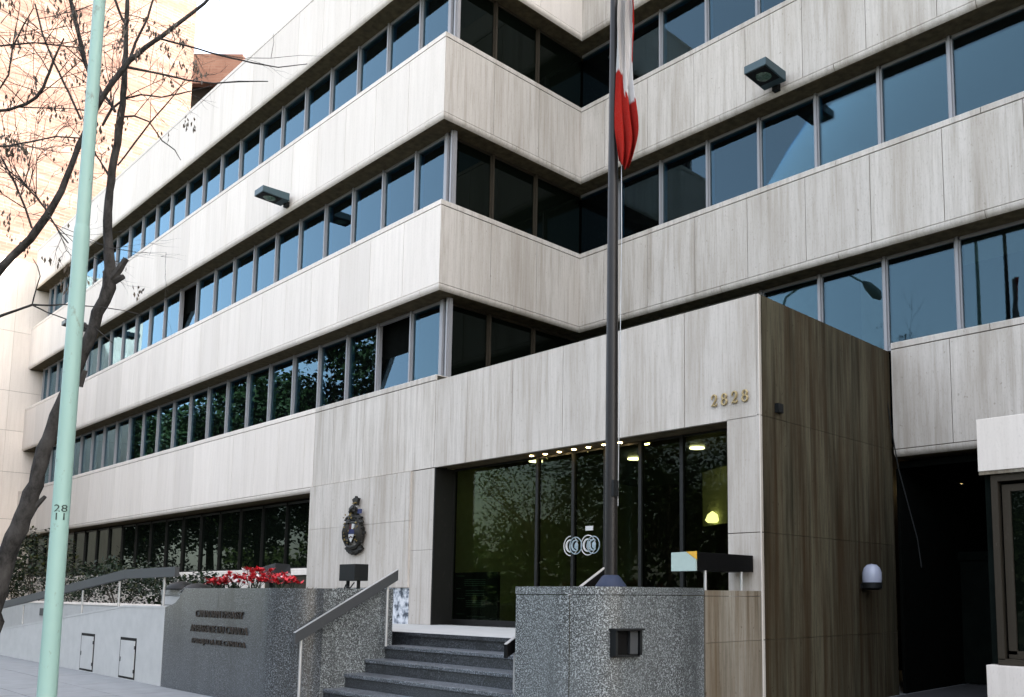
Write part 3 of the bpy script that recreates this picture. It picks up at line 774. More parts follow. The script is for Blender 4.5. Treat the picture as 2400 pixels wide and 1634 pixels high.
cl = thing('coat_of_arms', 'dark bronze coat of arms with crown and painted shield on the wall', 'coat of arms', (-2.57, -.06, 2.3))
def ex(zx): return -2.46 + (780 + zx/8.79 - 834)*.0138
def ez(zy): return 3.43 - (1140 + zy/8.79 - 1165)*.00865
YF = -.05
def pz(name, pts, y0, y1, mat, par=cl): return obj(name, MB().prism([(ex(a), ez(b)) for a, b in pts], y0, y1), mat, par)
m = MB()
for i in range(14):     # mound of plants at the foot
    t = i/13; m.blob((ex(330+280*t), YF-.04, ez(1270 + 60*math.sin(t*math.pi))), .10, .05, .06, .35, i)
obj('foliage', m, 'emblem', cl)
m = MB()
m.tube([(ex(300), YF-.06, ez(1150)), (ex(360), YF-.09, ez(1240)), (ex(460), YF-.10, ez(1265)), (ex(560), YF-.09, ez(1240)), (ex(640), YF-.06, ez(1140))], [.03, .045, .045, .045, .03], 6); obj('motto_ribbon', m, 'emblem', cl)
for s, xo in ((-1, 325), (1, 610)):    # rearing supporters
    m = MB(); X_ = lambda v: ex(xo + s*v)
    m.tube([(X_(20), YF-.06, ez(1180)), (X_(30), YF-.08, ez(1050)), (X_(10), YF-.09, ez(930)), (X_(-5), YF-.09, ez(830)), (X_(-25), YF-.08, ez(745))], [.05, .085, .10, .085, .05], 8)
    m.blob((X_(-30), YF-.10, ez(725)), .075, .05, .05, .2, 3+s)
    m.tube([(X_(-10), YF-.10, ez(900)), (X_(-60), YF-.12, ez(870))], [.04, .025], 6)
    m.tube([(X_(0), YF-.09, ez(1050)), (X_(-45), YF-.10, ez(1120)), (X_(-30), YF-.07, ez(1200))], [.05, .035, .025], 6)
    m.tube([(X_(45), YF-.04, ez(1080)), (X_(62), YF-.04, ez(960)), (X_(48), YF-.04, ez(860))], [.02, .03, .035], 6)
    obj('supporter', m, 'emblem', cl, True)
    m = MB(); 
    for k in range(5): m.blob((X_(-12+10*math.sin(k)), YF-.16, ez(760+85*k)), .035, .012, .012, .3, k)
    obj('gilding', m, 'gold', cl)
m = MB()
for i in range(26):
    t = i/25; rg = random.Random(i); xx = 470 + (150+60*math.sin(t*3.1))*(1 if i % 2 else -1)*rg.uniform(.75, 1.08)
    m.blob((ex(xx), YF-.05-.04*rg.random(), ez(640+540*t)), rg.uniform(.03, .06), .04, rg.uniform(.025, .05), .35, i+40)
o = obj('ornament', m, 'emblem', cl); o['kind'] = 'stuff'
m = MB()
for i in range(16):
    rg = random.Random(i+90); m.blob((ex(470+rg.uniform(-190, 190)), YF-.17, ez(rg.uniform(520, 1220))), rg.uniform(.012, .025), .008, rg.uniform(.008, .02), .3, i)
obj('gilding', m, 'gold', cl)
m = MB(); m.blob((ex(450), YF-.05, ez(640)), .26, .06, .09, .25, 11, 12); m.blob((ex(450), YF-.06, ez(560)), .16, .06, .13, .25, 12, 10); m.blob((ex(480), YF-.06, ez(760)), .28, .05, .07, .3, 13, 10)
obj('helm_and_mantling', m, 'emblem', cl)
m = MB(); m.blob((ex(470), YF-.12, ez(475)), .10, .05, .08, .2, 15); m.tube([(ex(430), YF-.12, ez(540)), (ex(470), YF-.13, ez(470)), (ex(520), YF-.12, ez(440))], [.05, .05, .04], 7); obj('crest', m, 'emblem', cl, True)
m = MB(); m.blob((ex(440), YF-.15, ez(600)), .05, .015, .02, .3, 16); m.blob((ex(460), YF-.15, ez(565)), .06, .015, .012, .3, 17); obj('gilding', m, 'gold', cl)
pz('shield_field', [(375, 720), (375, 990), (395, 1080), (440, 1150), (485, 1080), (520, 980), (525, 720)], YF-.10, YF-.06, 'emblem')
pz('shield_quarter', [(400, 760), (400, 880), (448, 880), (448, 760)], YF-.108, YF-.1, 'red')
pz('shield_quarter', [(455, 770), (450, 880), (505, 880), (522, 760)], YF-.108, YF-.1, 'white')
pz('shield_point', [(380, 982), (392, 1060), (440, 1150), (485, 1070), (512, 982)], YF-.108, YF-.1, 'white')
pz('shield_quarter', [(380, 885), (380, 975), (522, 975), (522, 885)], YF-.108, YF-.1, 'blue')
pz('maple_sprig', [(395, 1050), (440, 1015), (490, 1045), (470, 1060), (440, 1040), (410, 1062)], YF-.114, YF-.108, 'red')
pz('banner', [(335, 500), (335, 585), (400, 585), (400, 500)], YF-.09, YF-.07, 'white')
pz('banner', [(565, 480), (560, 570), (640, 575), (648, 485)], YF-.09, YF-.07, 'blue')
pz('crown', [(460, 395), (435, 320), (415, 260), (440, 265), (455, 240), (475, 248), (490, 205), (505, 248), (525, 240), (540, 265), (562, 255), (540, 320), (530, 395)], YF-.09, YF-.03, 'emblem')
m = MB(); m.tube([(ex(450), YF-.10, ez(350)), (ex(492), YF-.11, ez(360)), (ex(535), YF-.10, ez(348))], .015, 6); obj('gilding', m, 'gold', cl)

hn = thing('house_number', 'brass numerals 2828 fixed on the portico fascia', 'house number', (6.56, -.02, 4.0))
def digit(ch, x, z, h):
    m = MB(); w = h*.58; Y = -.018
    if ch == '8':
        for (cz, r, rw_) in ((z+h*.735, h*.225, w*.36), (z+h*.265, h*.265, w*.44)):
            m.tube([(x + math.cos(t)*rw_, Y, cz + math.sin(t)*r) for t in [2*math.pi*k/20 for k in range(21)]], [.010+.006*abs(math.cos(2*math.pi*k/20)) for k in range(21)], 6)
    else:
        pts = [(-.40, .62), (-.42, .80), (-.25, .96), (.05, 1.0), (.32, .90), (.40, .70), (.28, .50), (.0, .30), (-.30, .10), (-.46, .03), (-.25, .12), (.05, .05), (.30, .02), (.45, .10), (.50, .24)]
        m.tube([(x + a*w*.95, Y, z + b_*h) for a, b_ in pts], [.010]+[.013]*3+[.017, .018, .017, .014, .012, .012]+[.014]*4+[.009], 6)
    return m
dz = [4.045, 4.035, 4.02, 4.01]
for i, ch in enumerate('2828'):
    obj('digit', digit(ch, 6.345 + i*.165, 4.02, .155), 'brass', hn, True)

# mint lamp post with stencilled number
LP = atD(112, 1600, 7.85); LP.z = 0
zst = onY(185, 548, LP.y).z
lp = thing('lamp_post', 'mint green steel lamp post with stencilled number 28 11', 'lamp post', LP)
obj('lower_section', MB().lathe(LP, [(.083, 0), (.079, .6), (.0745, 1.2), (.0705, 3.0), (.068, zst-.05), (.066, zst+.01), (.060, zst+.05)], 32), 'mint', lp, True)
obj('upper_section', MB().lathe(LP+Vector((0, 0, zst+.04)), [(.059, 0), (.0525, 2.6), (.044, 7.6)], 28), 'mint', lp, True)
obj('arm', MB().tube([LP+Vector((0, 0, zst+7.5)), LP+Vector((-.05, -.3, zst+8.2)), LP+Vector((-.1, -1.0, zst+8.6)), LP+Vector((-.1, -2.0, zst+8.7))], [.05, .045, .04, .035], 10), 'mint', lp, True)
obj('lamp_head', MB().tube([LP+Vector((-.1, -1.95, zst+8.7)), LP+Vector((-.1, -2.2, zst+8.72)), LP+Vector((-.1, -2.6, zst+8.68)), LP+Vector((-.1, -2.8, zst+8.64))], [.05, .13, .16, .06], 10), 'housing', lp, True)
obj('collar', MB().lathe(LP, [(.12, 0), (.12, .03), (.095, .06)], 24), 'mint', lp, True)
tocam = Vector((EYE.x-LP.x, EYE.y-LP.y, 0)).normalized(); ang0 = math.atan2(tocam.y, tocam.x)
for body, py in (('28', 1198), ('11', 1217)):
    zc = onY(137, py, LP.y-.05).z
    V, Fc = text_mesh(body, .10, .0); rr = .0712
    xa = (min(v[0] for v in V)+max(v[0] for v in V))/2
    m = MB(); m.v = []
    for v in V:
        a = ang0 + (v[0]-xa)*1.15/rr - .03
        m.v.append((LP.x + math.cos(a)*(rr+.004), LP.y + math.sin(a)*(rr+.004), zc + v[1]*.92))
    m.f = Fc; o = obj('stencilled_number', m, 'ink', lp); o['kind'] = 'stuff'
L2 = Vector((-2.6, -7.35, 0))
l2 = thing('lamp_post', 'street lamp post with curved arm mirrored in the right-hand window band', 'lamp post', L2)
obj('pole', MB().lathe(L2, [(.09, 0), (.075, 5), (.05, 10.6)], 20), 'mint', l2, True)
obj('arm', MB().tube([L2+Vector((0, 0, 10.5)), L2+Vector((.4, 0, 11.5)), L2+Vector((1.4, -.1, 12.0)), L2+Vector((2.5, -.12, 11.9)), L2+Vector((3.1, -.15, 11.45))], [.045, .042, .04, .035, .03], 10), 'mint', l2, True)
obj('lamp_head', MB().tube([L2+Vector((3.05, -.15, 11.5)), L2+Vector((3.2, -.15, 11.34)), L2+Vector((3.5, -.15, 10.98)), L2+Vector((3.62, -.15, 10.82))], [.05, .14, .17, .06], 10), 'housing', l2, True)

# flagpole and flag
FP = Vector((6.59, -2.28, 1.592))
fp = thing('flagpole', 'dark enamelled flagpole on a blue-grey conical base', 'flagpole', FP)
obj('base', MB().lathe(FP, [(.175, 0), (.175, .012), (.10, .115), (.08, .13)], 24), 'bluegrey', fp, True)
obj('pole', MB().lathe(FP+Vector((0, 0, .05)), [(.071, 0), (.070, 2.0), (.060, 4.5), (.042, 7.2), (.034, 10.5)], 28), 'polemet', fp, True)
obj('finial', MB().blob(FP+Vector((0, 0, 10.6)), .07, .07, .07, 0, 0, 14, 10), 'gold', fp, True)
obj('halyard', MB().tube([FP+Vector((.055, .05, .9)), FP+Vector((.075, .07, 4)), FP+Vector((.045, .045, 10.4))], .005, 5), 'post', fp)
obj('cleat', MB().box(FP.x+.06, FP.x+.09, FP.y-.06, FP.y+.02, FP.z+1.0, FP.z+1.18), 'black', fp)
# the flag hangs in pleats down the pole; camera-right is the direction it is bunched to
side = RT.copy(); side.z = 0; side.normalize(); fwd = Vector((-side.y, side.x, 0))
ztop = atD(1450, -60, 10.05).z; zbot = atD(1470, 384, 10.05).z
nu, nv = 56, 64; V = []; Fq = []; C = []
for j in range(nv+1):
    v = j/nv
    wid = .195 + .04*v + .025*math.sin(v*8.0+.8)
    for i in range(nu+1):
        u = i/nu
        ph = u*math.pi*5.0 + .9*math.sin(v*4.3+.5) + .5*math.sin(v*11)
        amp = .050*(.55+.45*math.sin(v*6+u*3)) + .012
        x = .028 + wid*(u + .085*math.sin(ph*1.0+1.0)*math.sin(v*5+1))
        if v > .80: x = .10 + (x-.10)*(1 - .55*((v-.80)/.20)**1.6)
        y = -.13 + amp*math.cos(ph) + .10*max(0, u-.5)*math.sin(v*7)
        foot = zbot + .16*abs(u-.62)**1.2 + .03*math.sin(u*17)
        z = ztop + (foot-ztop)*v
        p = Vector((FP.x, FP.y, 0)) + side*x + fwd*y; V.append((p.x, p.y, z))
        edge = .46 if u < .42 else (.46 + (u-.42)/.10*.15 if u < .52 else .61 + .04*math.sin(u*9))
        red = (v > edge) or (u > .93 and v < .40) or (u > .8 and v < .17)
        C.append((.30, .010, .006, 1) if red else (.50, .48, .46, 1))
for j in range(nv):
    for i in range(nu):
        a = j*(nu+1)+i; Fq.append((a, a+1, a+nu+2, a+nu+1))
m = MB(); m.v = V; m.f = Fq
fo = obj('flag', m, 'flag', None, True)
ca = fo.data.color_attributes.new('dye', 'FLOAT_COLOR', 'POINT')
for k, c_ in enumerate(C): ca.data[k].color = c_
sd = fo.modifiers.new('solid', 'SOLIDIFY'); sd.thickness = .003
tag(fo, 'red and white flag hanging limp in folds against the flagpole', 'flag')

# rail box with pale end plate on the low wall
bx = thing('box_rail', 'black boxed rail on two steel posts with a pale end plate', 'handrail', (6.77, -.6, 1.565))
obj('rail', MB().box(6.60, 6.955, -1.19, -.04, 1.80, 2.01), 'rail_dk', bx, bevel=.004)
m = MB(); P = [(6.58, 1.79), (6.58, 2.012), (6.80, 2.016), (6.95, 1.92), (6.95, 1.79)]
m.prism(P[::-1], -1.215, -1.195); obj('end_plate', m, 'plate', bx)
m = MB(); m.prism([(6.805, 2.017), (6.951, 2.02), (6.951, 1.925)], -1.212, -1.194); obj('amber_corner', m, 'yellow', bx)
for y in (-1.01, -.27): obj('post', MB().tube([(6.93, y, 1.56), (6.93, y, 1.81)], .019, 10), 'post', bx, True)

wlp = thing('wall_lamp', 'white opal dome lamp with black fitting on the brown side wall', 'wall lamp', (PX, 2.69, 1.6))
obj('globe', MB().lathe((PX+.17, 2.62, 1.71), [(.135, 0), (.142, .05), (.138, .14), (.115, .21), (.07, .255), (.0, .27)], 22), 'globe', wlp, True)
obj('fitting', MB().lathe((PX+.17, 2.62, 1.60), [(.10, 0), (.14, .03), (.14, .11)], 20), 'black', wlp, True)
obj('arm', MB().box(PX+.001, PX+.10, 2.58, 2.66, 1.62, 1.69), 'black', wlp)
jb = obj('junction_box', MB().box(PX+.001, PX+.06, .36, .48, 3.90, 4.02), 'black'); tag(jb, 'small black junction box on the portico side wall', 'junction box')
cb_ = MB(); cb_.tube([onY(2063, 838, B-.04), onY(2076, 920, B-.05), onY(2090, 1010, B-.06), onY(2106, 1100, B-.08), onY(2150, 1262, B-.3), onY(2160, 1330, B-.4)], .010, 6)
tag(obj('cable', cb_, 'black'), 'thin dark cable hanging down beside the garage opening', 'cable')

# notice board behind the entrance glass
nb = thing('notice_board', 'black notice board with rows of small print behind the entrance glass', 'notice board', (.4, .6, .95))
obj('board', MB().box(-.10, 1.16, .60, .64, .97, 1.90), 'notice', nb)
rn = random.Random(2); m = MB()
for (za, n_, xa, xb) in ((1.83, 1, -.02, .22), (1.76, 4, .22, .82), (1.60, 1, -.02, .12), (1.56, 1, .26, .80), (1.51, 2, .26, .80), (1.42, 1, 0, .24), (1.38, 4, .28, .82), (1.14, 1, 0, .24), (1.10, 1, .30, .84)):
    for k in range(n_):
        x = xa
        while x < xb:
            l = rn.uniform(.03, .09); m.box(x, min(x+l, xb), .594, .599, za-.035*k, za-.035*k+.014); x += l+.015
obj('print', m, 'print', nb)
obj('stand', MB().box(-.10, -.07, .62, .66, .951, 1.90).box(1.13, 1.16, .62, .66, .951, 1.90), 'alu_dark', nb)

# guard booth at the right
gy = 1.0
gd = thing('guard_booth', 'guard booth with pale stone lintel and bronze framed window', 'booth', (10.4, gy+.6, 0))
obj('stone_lintel', MB().box(9.405, 12.4, gy, B-.03, 2.965, 3.585), 'trav_clean', gd, bevel=.006)
obj('stone_base', MB().box(9.405, 12.4, gy, B-.03, 0, .735), 'trav_clean', gd, bevel=.006)
obj('side_panel', MB().box(9.42, 9.60, gy+.16, B-.05, .74, 2.96), 'garage', gd)
obj('flashing', MB().box(9.41, 12.4, gy+.01, gy+.05, 2.925, 2.963), 'trav_low', gd)
m = MB(); m.box(9.525, 9.60, gy+.05, gy+.18, .80, 2.92); m.box(9.525, 12.3, gy+.05, gy+.18, .74, .81); m.box(9.601, 12.3, gy+.05, gy+.18, 2.84, 2.92)
obj('outer_frame', m, 'bronze', gd)
m = MB(); m.box(9.63, 9.72, gy+.10, gy+.17, .86, 2.80); m.box(9.63, 12.2, gy+.10, gy+.17, .815, .90); m.box(9.721, 12.2, gy+.10, gy+.17, 2.72, 2.80)
obj('sash_frame', m, 'bronze', gd)
obj('window_pane', MB().box(9.72, 12.2, gy+.13, gy+.145, .90, 2.72), 'glass_low', gd)
obj('back_wall', MB().box(9.61, 12.3, gy+1.4, gy+1.5, .74, 2.96), 'dark', gd)

# planter spotlights, domes
sp1 = thing('spotlight', 'black box spotlight on legs below the coat of arms', 'spotlight', (-1.05, -1.0, .95))
obj('housing', MB().box(-1.33, -.80, -1.06, -.78, 1.73, 2.03), 'black', sp1, bevel=.01)
obj('leg', MB().box(-1.26, -1.22, -.95, -.90, .953, 1.73), 'black', sp1); obj('leg', MB().box(-.90, -.86, -.95, -.90, .953, 1.73), 'black', sp1)
m = MB(); m.tube([(-1.25, -1.0, 1.55), (-1.15, -1.02, 1.66), (-1.0, -1.02, 1.60), (-.9, -1.0, 1.7)], .012, 6); obj('wire', m, 'black', sp1)
sp2 = thing('spotlight', 'dark wedge spotlight tipped back under the ground floor window', 'spotlight', (-3.9, -1.1, 1.15))
m = MB(); m.hexa([(-4.15, -1.3, 1.72), (-3.42, -1.3, 1.70), (-3.30, -.95, 1.70), (-4.2, -.95, 1.72), (-4.30, -1.15, 2.02), (-3.62, -1.15, 2.10), (-3.60, -.85, 2.08), (-4.25, -.85, 2.00)])
obj('housing', m, 'black', sp2, bevel=.01); obj('stem', MB().box(-3.85, -3.78, -1.16, -1.10, 1.15, 1.73), 'black', sp2)
for (px, lab) in ((403, 'dark glass dome lamp on the planter wall behind the ramp rail'), (465, 'dark glass dome lamp beside the red flowers')):
    p = onY(px, 1381, -2.14 if px < 420 else -2.7)
    zb = 1.561 if px < 420 else 1.50
    t = thing('dome_lamp', lab, 'garden lamp', (p.x, p.y, zb))
    if px < 420: p.x = -5.7
    r_ = .30
    obj('dome', MB().lathe((p.x, p.y, zb+.02), [(r_*.98, 0), (r_*.9, .05), (r_*.65, .11), (r_*.35, .145), (0, .16)], 20), 'alu_dark', t, True)
    obj('rim', MB().lathe((p.x, p.y, zb), [(r_, 0), (r_*1.02, .02)], 20), 'black', t, True)

# ================================================================== PLANTS
def flower(x, y, z, h, seed, label, white=.12):
    rn = random.Random(seed); t = thing('flowering_plant', label, 'flowers', (x, y, z), 'red flowers in the granite planter')
    gm_, pm, wm = MB(), MB(), MB()
    for k in range(9):
        a = rn.uniform(0, 6.28); d = Vector((math.cos(a), math.sin(a), rn.uniform(.3, 1.2)))
        gm_.leaf((x+rn.uniform(-.08, .08), y+rn.uniform(-.06, .06), z), d, Vector((0, 0, 1)), rn.uniform(.09, .16), .07)
    for k in range(rn.randint(9, 13)):
        a = rn.uniform(0, 6.28); hx = Vector((x+math.cos(a)*rn.uniform(.02, .15), y+math.sin(a)*.1, z+h*rn.uniform(.55, 1.0)))
        gm_.tube([(x+rn.uniform(-.04, .04), y, z), tuple((Vector((x, y, z))+hx)/2+Vector((0, 0, .03))), tuple(hx)], .004, 4)
        tgt = wm if rn.random() < white else pm
        for q in range(8):
            b_ = rn.uniform(0, 6.28); tgt.leaf(hx, Vector((math.cos(b_), math.sin(b_), rn.uniform(-.3, 1.3))), Vector((0, 0, 1)), rn.uniform(.05, .09), .055)
    obj('leaves', gm_, 'hedge', t)
    if pm.v: obj('petals', pm, 'petal', t)
    if wm.v: obj('petals', wm, 'petal_w', t)
fx = [(-.95, .20), (-.72, .24), (-.48, .17), (-.22, .27), (-.02, .34), (.22, .20), (.45, .33), (.66, .26), (.88, .24), (1.12, .30), (1.34, .22), (1.58, .18)]
for i, (x, h) in enumerate(fx):
    flower(x, -3.45 + .18*math.sin(i*2.1), 1.495, h+.03, 20+i, 'red flowering plant in the lettered granite planter', .10)
for i, x in enumerate((1.78, 1.95)):
    rn = random.Random(i); m = MB()
    for k in range(16):
        a = rn.uniform(0, 6.28); m.leaf((x+rn.uniform(-.1, .1), -3.4+rn.uniform(-.1, .1), 1.49), Vector((math.cos(a), math.sin(a), rn.uniform(.4, 1.4))), Vector((0, 0, 1)), rn.uniform(.07, .14), .05)
    o = obj('green_plant', m, 'hedge'); tag(o, 'low green plant without flowers at the planter end', 'plant', 'green plants in the granite planter')

def shrub(name, label, c, r, n, seed, mats=('hedge', 'hedge_y'), ysh=.12, L=.11, group=None):
    rn = random.Random(seed); t = thing(name, label, 'shrub', (c[0], c[1], c[2]-r[2]), group)
    A, Bm, st = MB(), MB(), MB()
    cl_ = [(rn.uniform(-.8, .8), rn.uniform(-.8, .8), rn.uniform(-.7, .8), rn.uniform(.25, .5)) for _ in range(26)]
    for k in range(n):
        q = rn.choice(cl_); v = Vector((rn.gauss(0, 1), rn.gauss(0, 1), rn.gauss(0, 1))).normalized()*q[3]*rn.uniform(.6, 1)
        w = Vector((q[0]+v.x, q[1]+v.y, q[2]+v.z))
        if w.length > 1.15: continue
        p = Vector((c[0]+w.x*r[0], c[1]+w.y*r[1], c[2]+w.z*r[2]))
        if p.y > -.06: continue
        d = Vector((rn.uniform(-1, 1), rn.uniform(-1, 1), rn.uniform(-.3, 1)))
        (Bm if rn.random() < ysh else A).leaf(p, d, Vector((rn.uniform(-.5, .5), rn.uniform(-.5, .5), 1)), L*rn.uniform(.6, 1.2), L*.55)
    for k in range(7):
        a = rn.uniform(0, 6.28); st.tube([(c[0]+.1*math.cos(a), c[1]+.05*math.sin(a), c[2]-r[2]), (c[0]+r[0]*.5*math.cos(a), min(-.1, c[1]+r[1]*.5*math.sin(a)), c[2]+r[2]*.3)], [.018, .006], 5)
    obj('foliage', A, mats[0], t)
    if Bm.v: obj('yellow_leaves', Bm, mats[1], t)
    obj('stems', st, 'bark2', t)
shrub('shrub', 'dark hedge shrub behind the ramp rail beside the granite coping', (-8.2, -1.25, 1.45), (2.0, .85, .55), 2600, 1, group='shrubs behind the ramp')
shrub('shrub', 'dense dark shrub below the ground floor window, left of the rail bend', (-11.8, -1.3, 1.65), (2.0, .9, .75), 2600, 2, group='shrubs behind the ramp')
shrub('shrub', 'dark green shrub partly behind the mint lamp post', (-15.6, -1.2, 1.65), (2.2, .9, .8), 2400, 3, group='shrubs behind the ramp')
shrub('shrub', 'taller yellowing shrub between lamp post and tree trunk', (-20.0, -1.2, 2.2), (2.2, .9, 1.3), 2400, 4, ysh=.4, L=.14, group='shrubs behind the ramp')
shrub('shrub', 'dark shrub at the far end of the planter wall', (-24.2, -1.3, 1.8), (2.0, .9, .9), 1500, 6, L=.14, group='shrubs behind the ramp')

# bare street tree in front of the left wing: limbs from the picture, set at the trunk's distance
def bare_tree(name, label, base, limbs, seed, twig_n, pods):
    rn = random.Random(seed); t = thing(name, label, 'tree', base)
    segs = []
    for k, (pts, part) in enumerate(limbs):
        P = [Vector(base)] if part == 'trunk' else []
        rad = [.15] if part == 'trunk' else []
        for (x, y, w, d) in pts:
            P.append(atD(x, y, d)); rad.append(w*d/FPX/2*(.74 if part == 'trunk' and y > 700 else .82))
        # subdivide and wobble for knobbly wood
        Q, q = [], []
        for i in range(len(P)-1):
            n_ = max(2, int((P[i+1]-P[i]).length/.12))
            for s in range(n_):
                f = s/n_; a = P[i].lerp(P[i+1], f); r_ = rad[i]+(rad[i+1]-rad[i])*f
                Q.append(a + Vector((rn.uniform(-1, 1), rn.uniform(-1, 1), rn.uniform(-1, 1)))*r_*.16); q.append(r_*rn.uniform(.93, 1.10))
        Q.append(P[-1]); q.append(rad[-1])
        obj(part, MB().tube(Q, q, 10 if part == 'trunk' else 6), 'bark', t, True)
        segs.append((Q, q))
    tw, pd = MB(), MB()
    def twig(p, d, L, r_, depth):
        pts = [p]; q = p.copy(); dd = d.copy()
        for s in range(4):
            dd = (dd + Vector((rn.uniform(-.28, .28), rn.uniform(-.28, .28), rn.uniform(-.22, .25)))).normalized(); q = q + dd*L/4; pts.append(q.copy())
        tw.tube(pts, [r_*(1-.2*i) for i in range(5)], 4, False)
        if depth > 0:
            for s in range(rn.randint(2, 4)):
                i = rn.randint(1, 4); dn = (dd + Vector((rn.uniform(-.9, .9), rn.uniform(-.9, .9), rn.uniform(-.6, .7)))).normalized()
                twig(pts[i], dn, L*rn.uniform(.35, .65), r_*.6, depth-1)
        elif rn.random() < pods:
            for s in range(rn.randint(5, 14)):
                o_ = Vector((rn.uniform(-.07, .07), rn.uniform(-.07, .07), rn.uniform(-.16, .0)))
                pd.leaf(pts[-1]+o_, Vector((rn.uniform(-.3, .3), rn.uniform(-.3, .3), -1)), Vector((rn.uniform(-1, 1), rn.uniform(-1, 1), .2)), rn.uniform(.05, .09), .028)
    for k in range(twig_n):
        Q, q = rn.choice(segs[1:] if len(segs) > 1 else segs); i = rn.randint(len(Q)//5, len(Q)-1)
        if Q[i].z < 5.5: continue
        if (Q[i]-EYE).normalized().dot(RT) > -.43 and rn.random() < .8: continue
        d = (Q[min(i+1, len(Q)-1)]-Q[max(0, i-1)]).normalized()
        d = (d*.6 + Vector((rn.uniform(-1, 1), rn.uniform(-1, 1), rn.uniform(-.5, .9)))).normalized()
        twig(Q[i], d, rn.uniform(.5, 1.5), min(q[i]*.6, rn.uniform(.004, .009)), 2)
    o = obj('twigs', tw, 'bark', t); o['kind'] = 'stuff'
    if pd.v: o = obj('seed_pods', pd, 'seed', t); o['kind'] = 'stuff'
T1 = 10.6
def L_(pts, d0=T1, dd=0.0): return [(x, y, w, d0 + dd*i) for i, (x, y, w) in enumerate(pts)]
b1 = atD(-45, 1420, T1); b1.z = 0
bare_tree('street_tree', 'bare street tree with crooked leaning trunk behind the mint lamp post', (b1.x-.05, b1.y, 0), [
  (L_([(-10, 1385, 62), (15, 1310, 58), (54, 1211, 52), (83, 1133, 46), (103, 1055, 44), (130, 975, 40), (170, 885, 36), (209, 799, 34), (230, 732, 33), (255, 672, 34), (257, 630, 28), (253, 571, 24), (252, 520, 23), (254, 470, 21), (264, 400, 20), (275, 334, 19), (281, 285, 20), (287, 243, 17), (291, 200, 16), (293, 152, 15), (296, 90, 13), (298, 20, 11), (303, -120, 8)]), 'trunk'),
  (L_([(262, 655, 22), (280, 632, 19), (296, 606, 17)]), 'cut_limb'), (L_([(266, 660, 18), (290, 648, 14)]), 'cut_limb'),
  (L_([(185, 905, 18), (199, 868, 15)]), 'cut_limb'), (L_([(60, 1205, 22), (85, 1185, 15), (106, 1164, 10)]), 'cut_limb'),
  (L_([(214, 775, 22), (196, 762, 16)]), 'cut_limb'),
  (L_([(254, 410, 7), (236, 380, 5), (218, 352, 4), (200, 330, 3)], T1, -.03), 'branch'),
  (L_([(276, 388, 5), (316, 335, 5), (352, 288, 4.5), (385, 250, 4), (410, 221, 3), (440, 180, 2)], T1, -.06), 'branch'),
  (L_([(283, 275, 6), (315, 272, 5), (349, 285, 5), (380, 330, 4), (410, 352, 3), (424, 376, 2)], T1, .05), 'branch'),
  (L_([(240, 295, 7), (262, 255, 7), (290, 232, 6), (330, 222, 5), (379, 228, 4), (420, 220, 4), (455, 212, 3), (500, 200, 2)], T1, .04), 'branch'),
  (L_([(300, 158, 8), (360, 170, 6), (440, 188, 5), (500, 196, 4), (560, 191, 4), (628, 191, 2.5)], T1, -.05), 'branch'),
  (L_([(270, 262, 8), (258, 240, 9), (236, 215, 9), (225, 185, 8)], T1, .02), 'branch'),
  (L_([(304, 140, 8), (318, 100, 7), (345, 45, 6), (370, -40, 5)], T1, .04), 'branch'),
  (L_([(295, 60, 8), (280, 30, 7), (262, -20, 6)], T1, -.04), 'branch')],
  11, 70, .14)
T2 = 9.9
b2 = atD(-420, 1420, T2); b2.z = 0
bare_tree('street_tree', 'bare street tree leaning in with long forked limb and dry seed pods', (b2.x, b2.y, 0), [
  (L_([(-380, 1200, 60), (-260, 960, 46), (-120, 760, 30), (10, 622, 22), (70, 560, 20), (112, 505, 19), (143, 450, 17), (165, 395, 16), (184, 343, 15), (210, 285, 15), (236, 236, 15), (265, 190, 14), (303, 143, 14), (340, 112, 12), (380, 84, 11), (425, 50, 10), (479, 9, 8), (540, -60, 6)], T2, .03), 'trunk'),
  (L_([(376, 91, 6), (440, 108, 5), (516, 130, 5), (590, 147, 4), (652, 158, 3), (720, 150, 2)], T2+.3), 'branch'),
  (L_([(200, 150, 12), (190, 105, 12), (178, 55, 11), (167, 5, 10), (150, -80, 8)], T2+.4), 'branch'),
  (L_([(236, 232, 9), (226, 205, 10), (212, 180, 10), (200, 150, 11)], T2+.4), 'branch'),
  (L_([(190, 280, 6), (160, 215, 6), (127, 148, 6), (100, 80, 5), (82, 9, 4)], T2+.1), 'branch'),
  (L_([(-30, 262, 8), (18, 258, 8), (60, 245, 8), (85, 228, 8), (102, 205, 8), (115, 170, 7), (127, 137, 6), (150, 90, 4)], T2-.3), 'branch'),
  (L_([(-40, 345, 5), (18, 342, 5), (75, 332, 5), (130, 320, 4), (190, 324, 4)], T2-.2), 'branch'),
  (L_([(-20, 240, 5), (20, 175, 5), (30, 110, 5), (55, 60, 4), (78, 20, 3)], T2-.3), 'branch'),
  (L_([(-20, 110, 5), (30, 105, 5), (80, 100, 4), (130, 106, 4), (185, 112, 3)], T2-.1), 'branch'),
  (L_([(75, 535, 6), (60, 490, 6), (35, 430, 5), (10, 380, 4)], T2), 'branch'),
  (L_([(115, 500, 6), (85, 462, 5), (50, 425, 5), (15, 395, 4)], T2), 'branch'),
  (L_([(115, 505, 5), (140, 545, 4), (160, 570, 4)], T2), 'branch'),
  (L_([(-60, 765, 8), (10, 737, 7), (76, 714, 6), (115, 716, 5), (152, 714, 4), (240, 720, 3), (290, 728, 2.5), (334, 738, 2)], T2-.5), 'branch'),
  (L_([(78, 716, 5), (110, 732, 4), (152, 747, 3.5), (225, 770, 3), (265, 805, 2)], T2-.5), 'branch'),
  (L_([(76, 712, 4), (84, 680, 3.5), (94, 648, 3), (88, 625, 3), (77, 606, 2)], T2-.5), 'branch')],
  12, 115, .14)

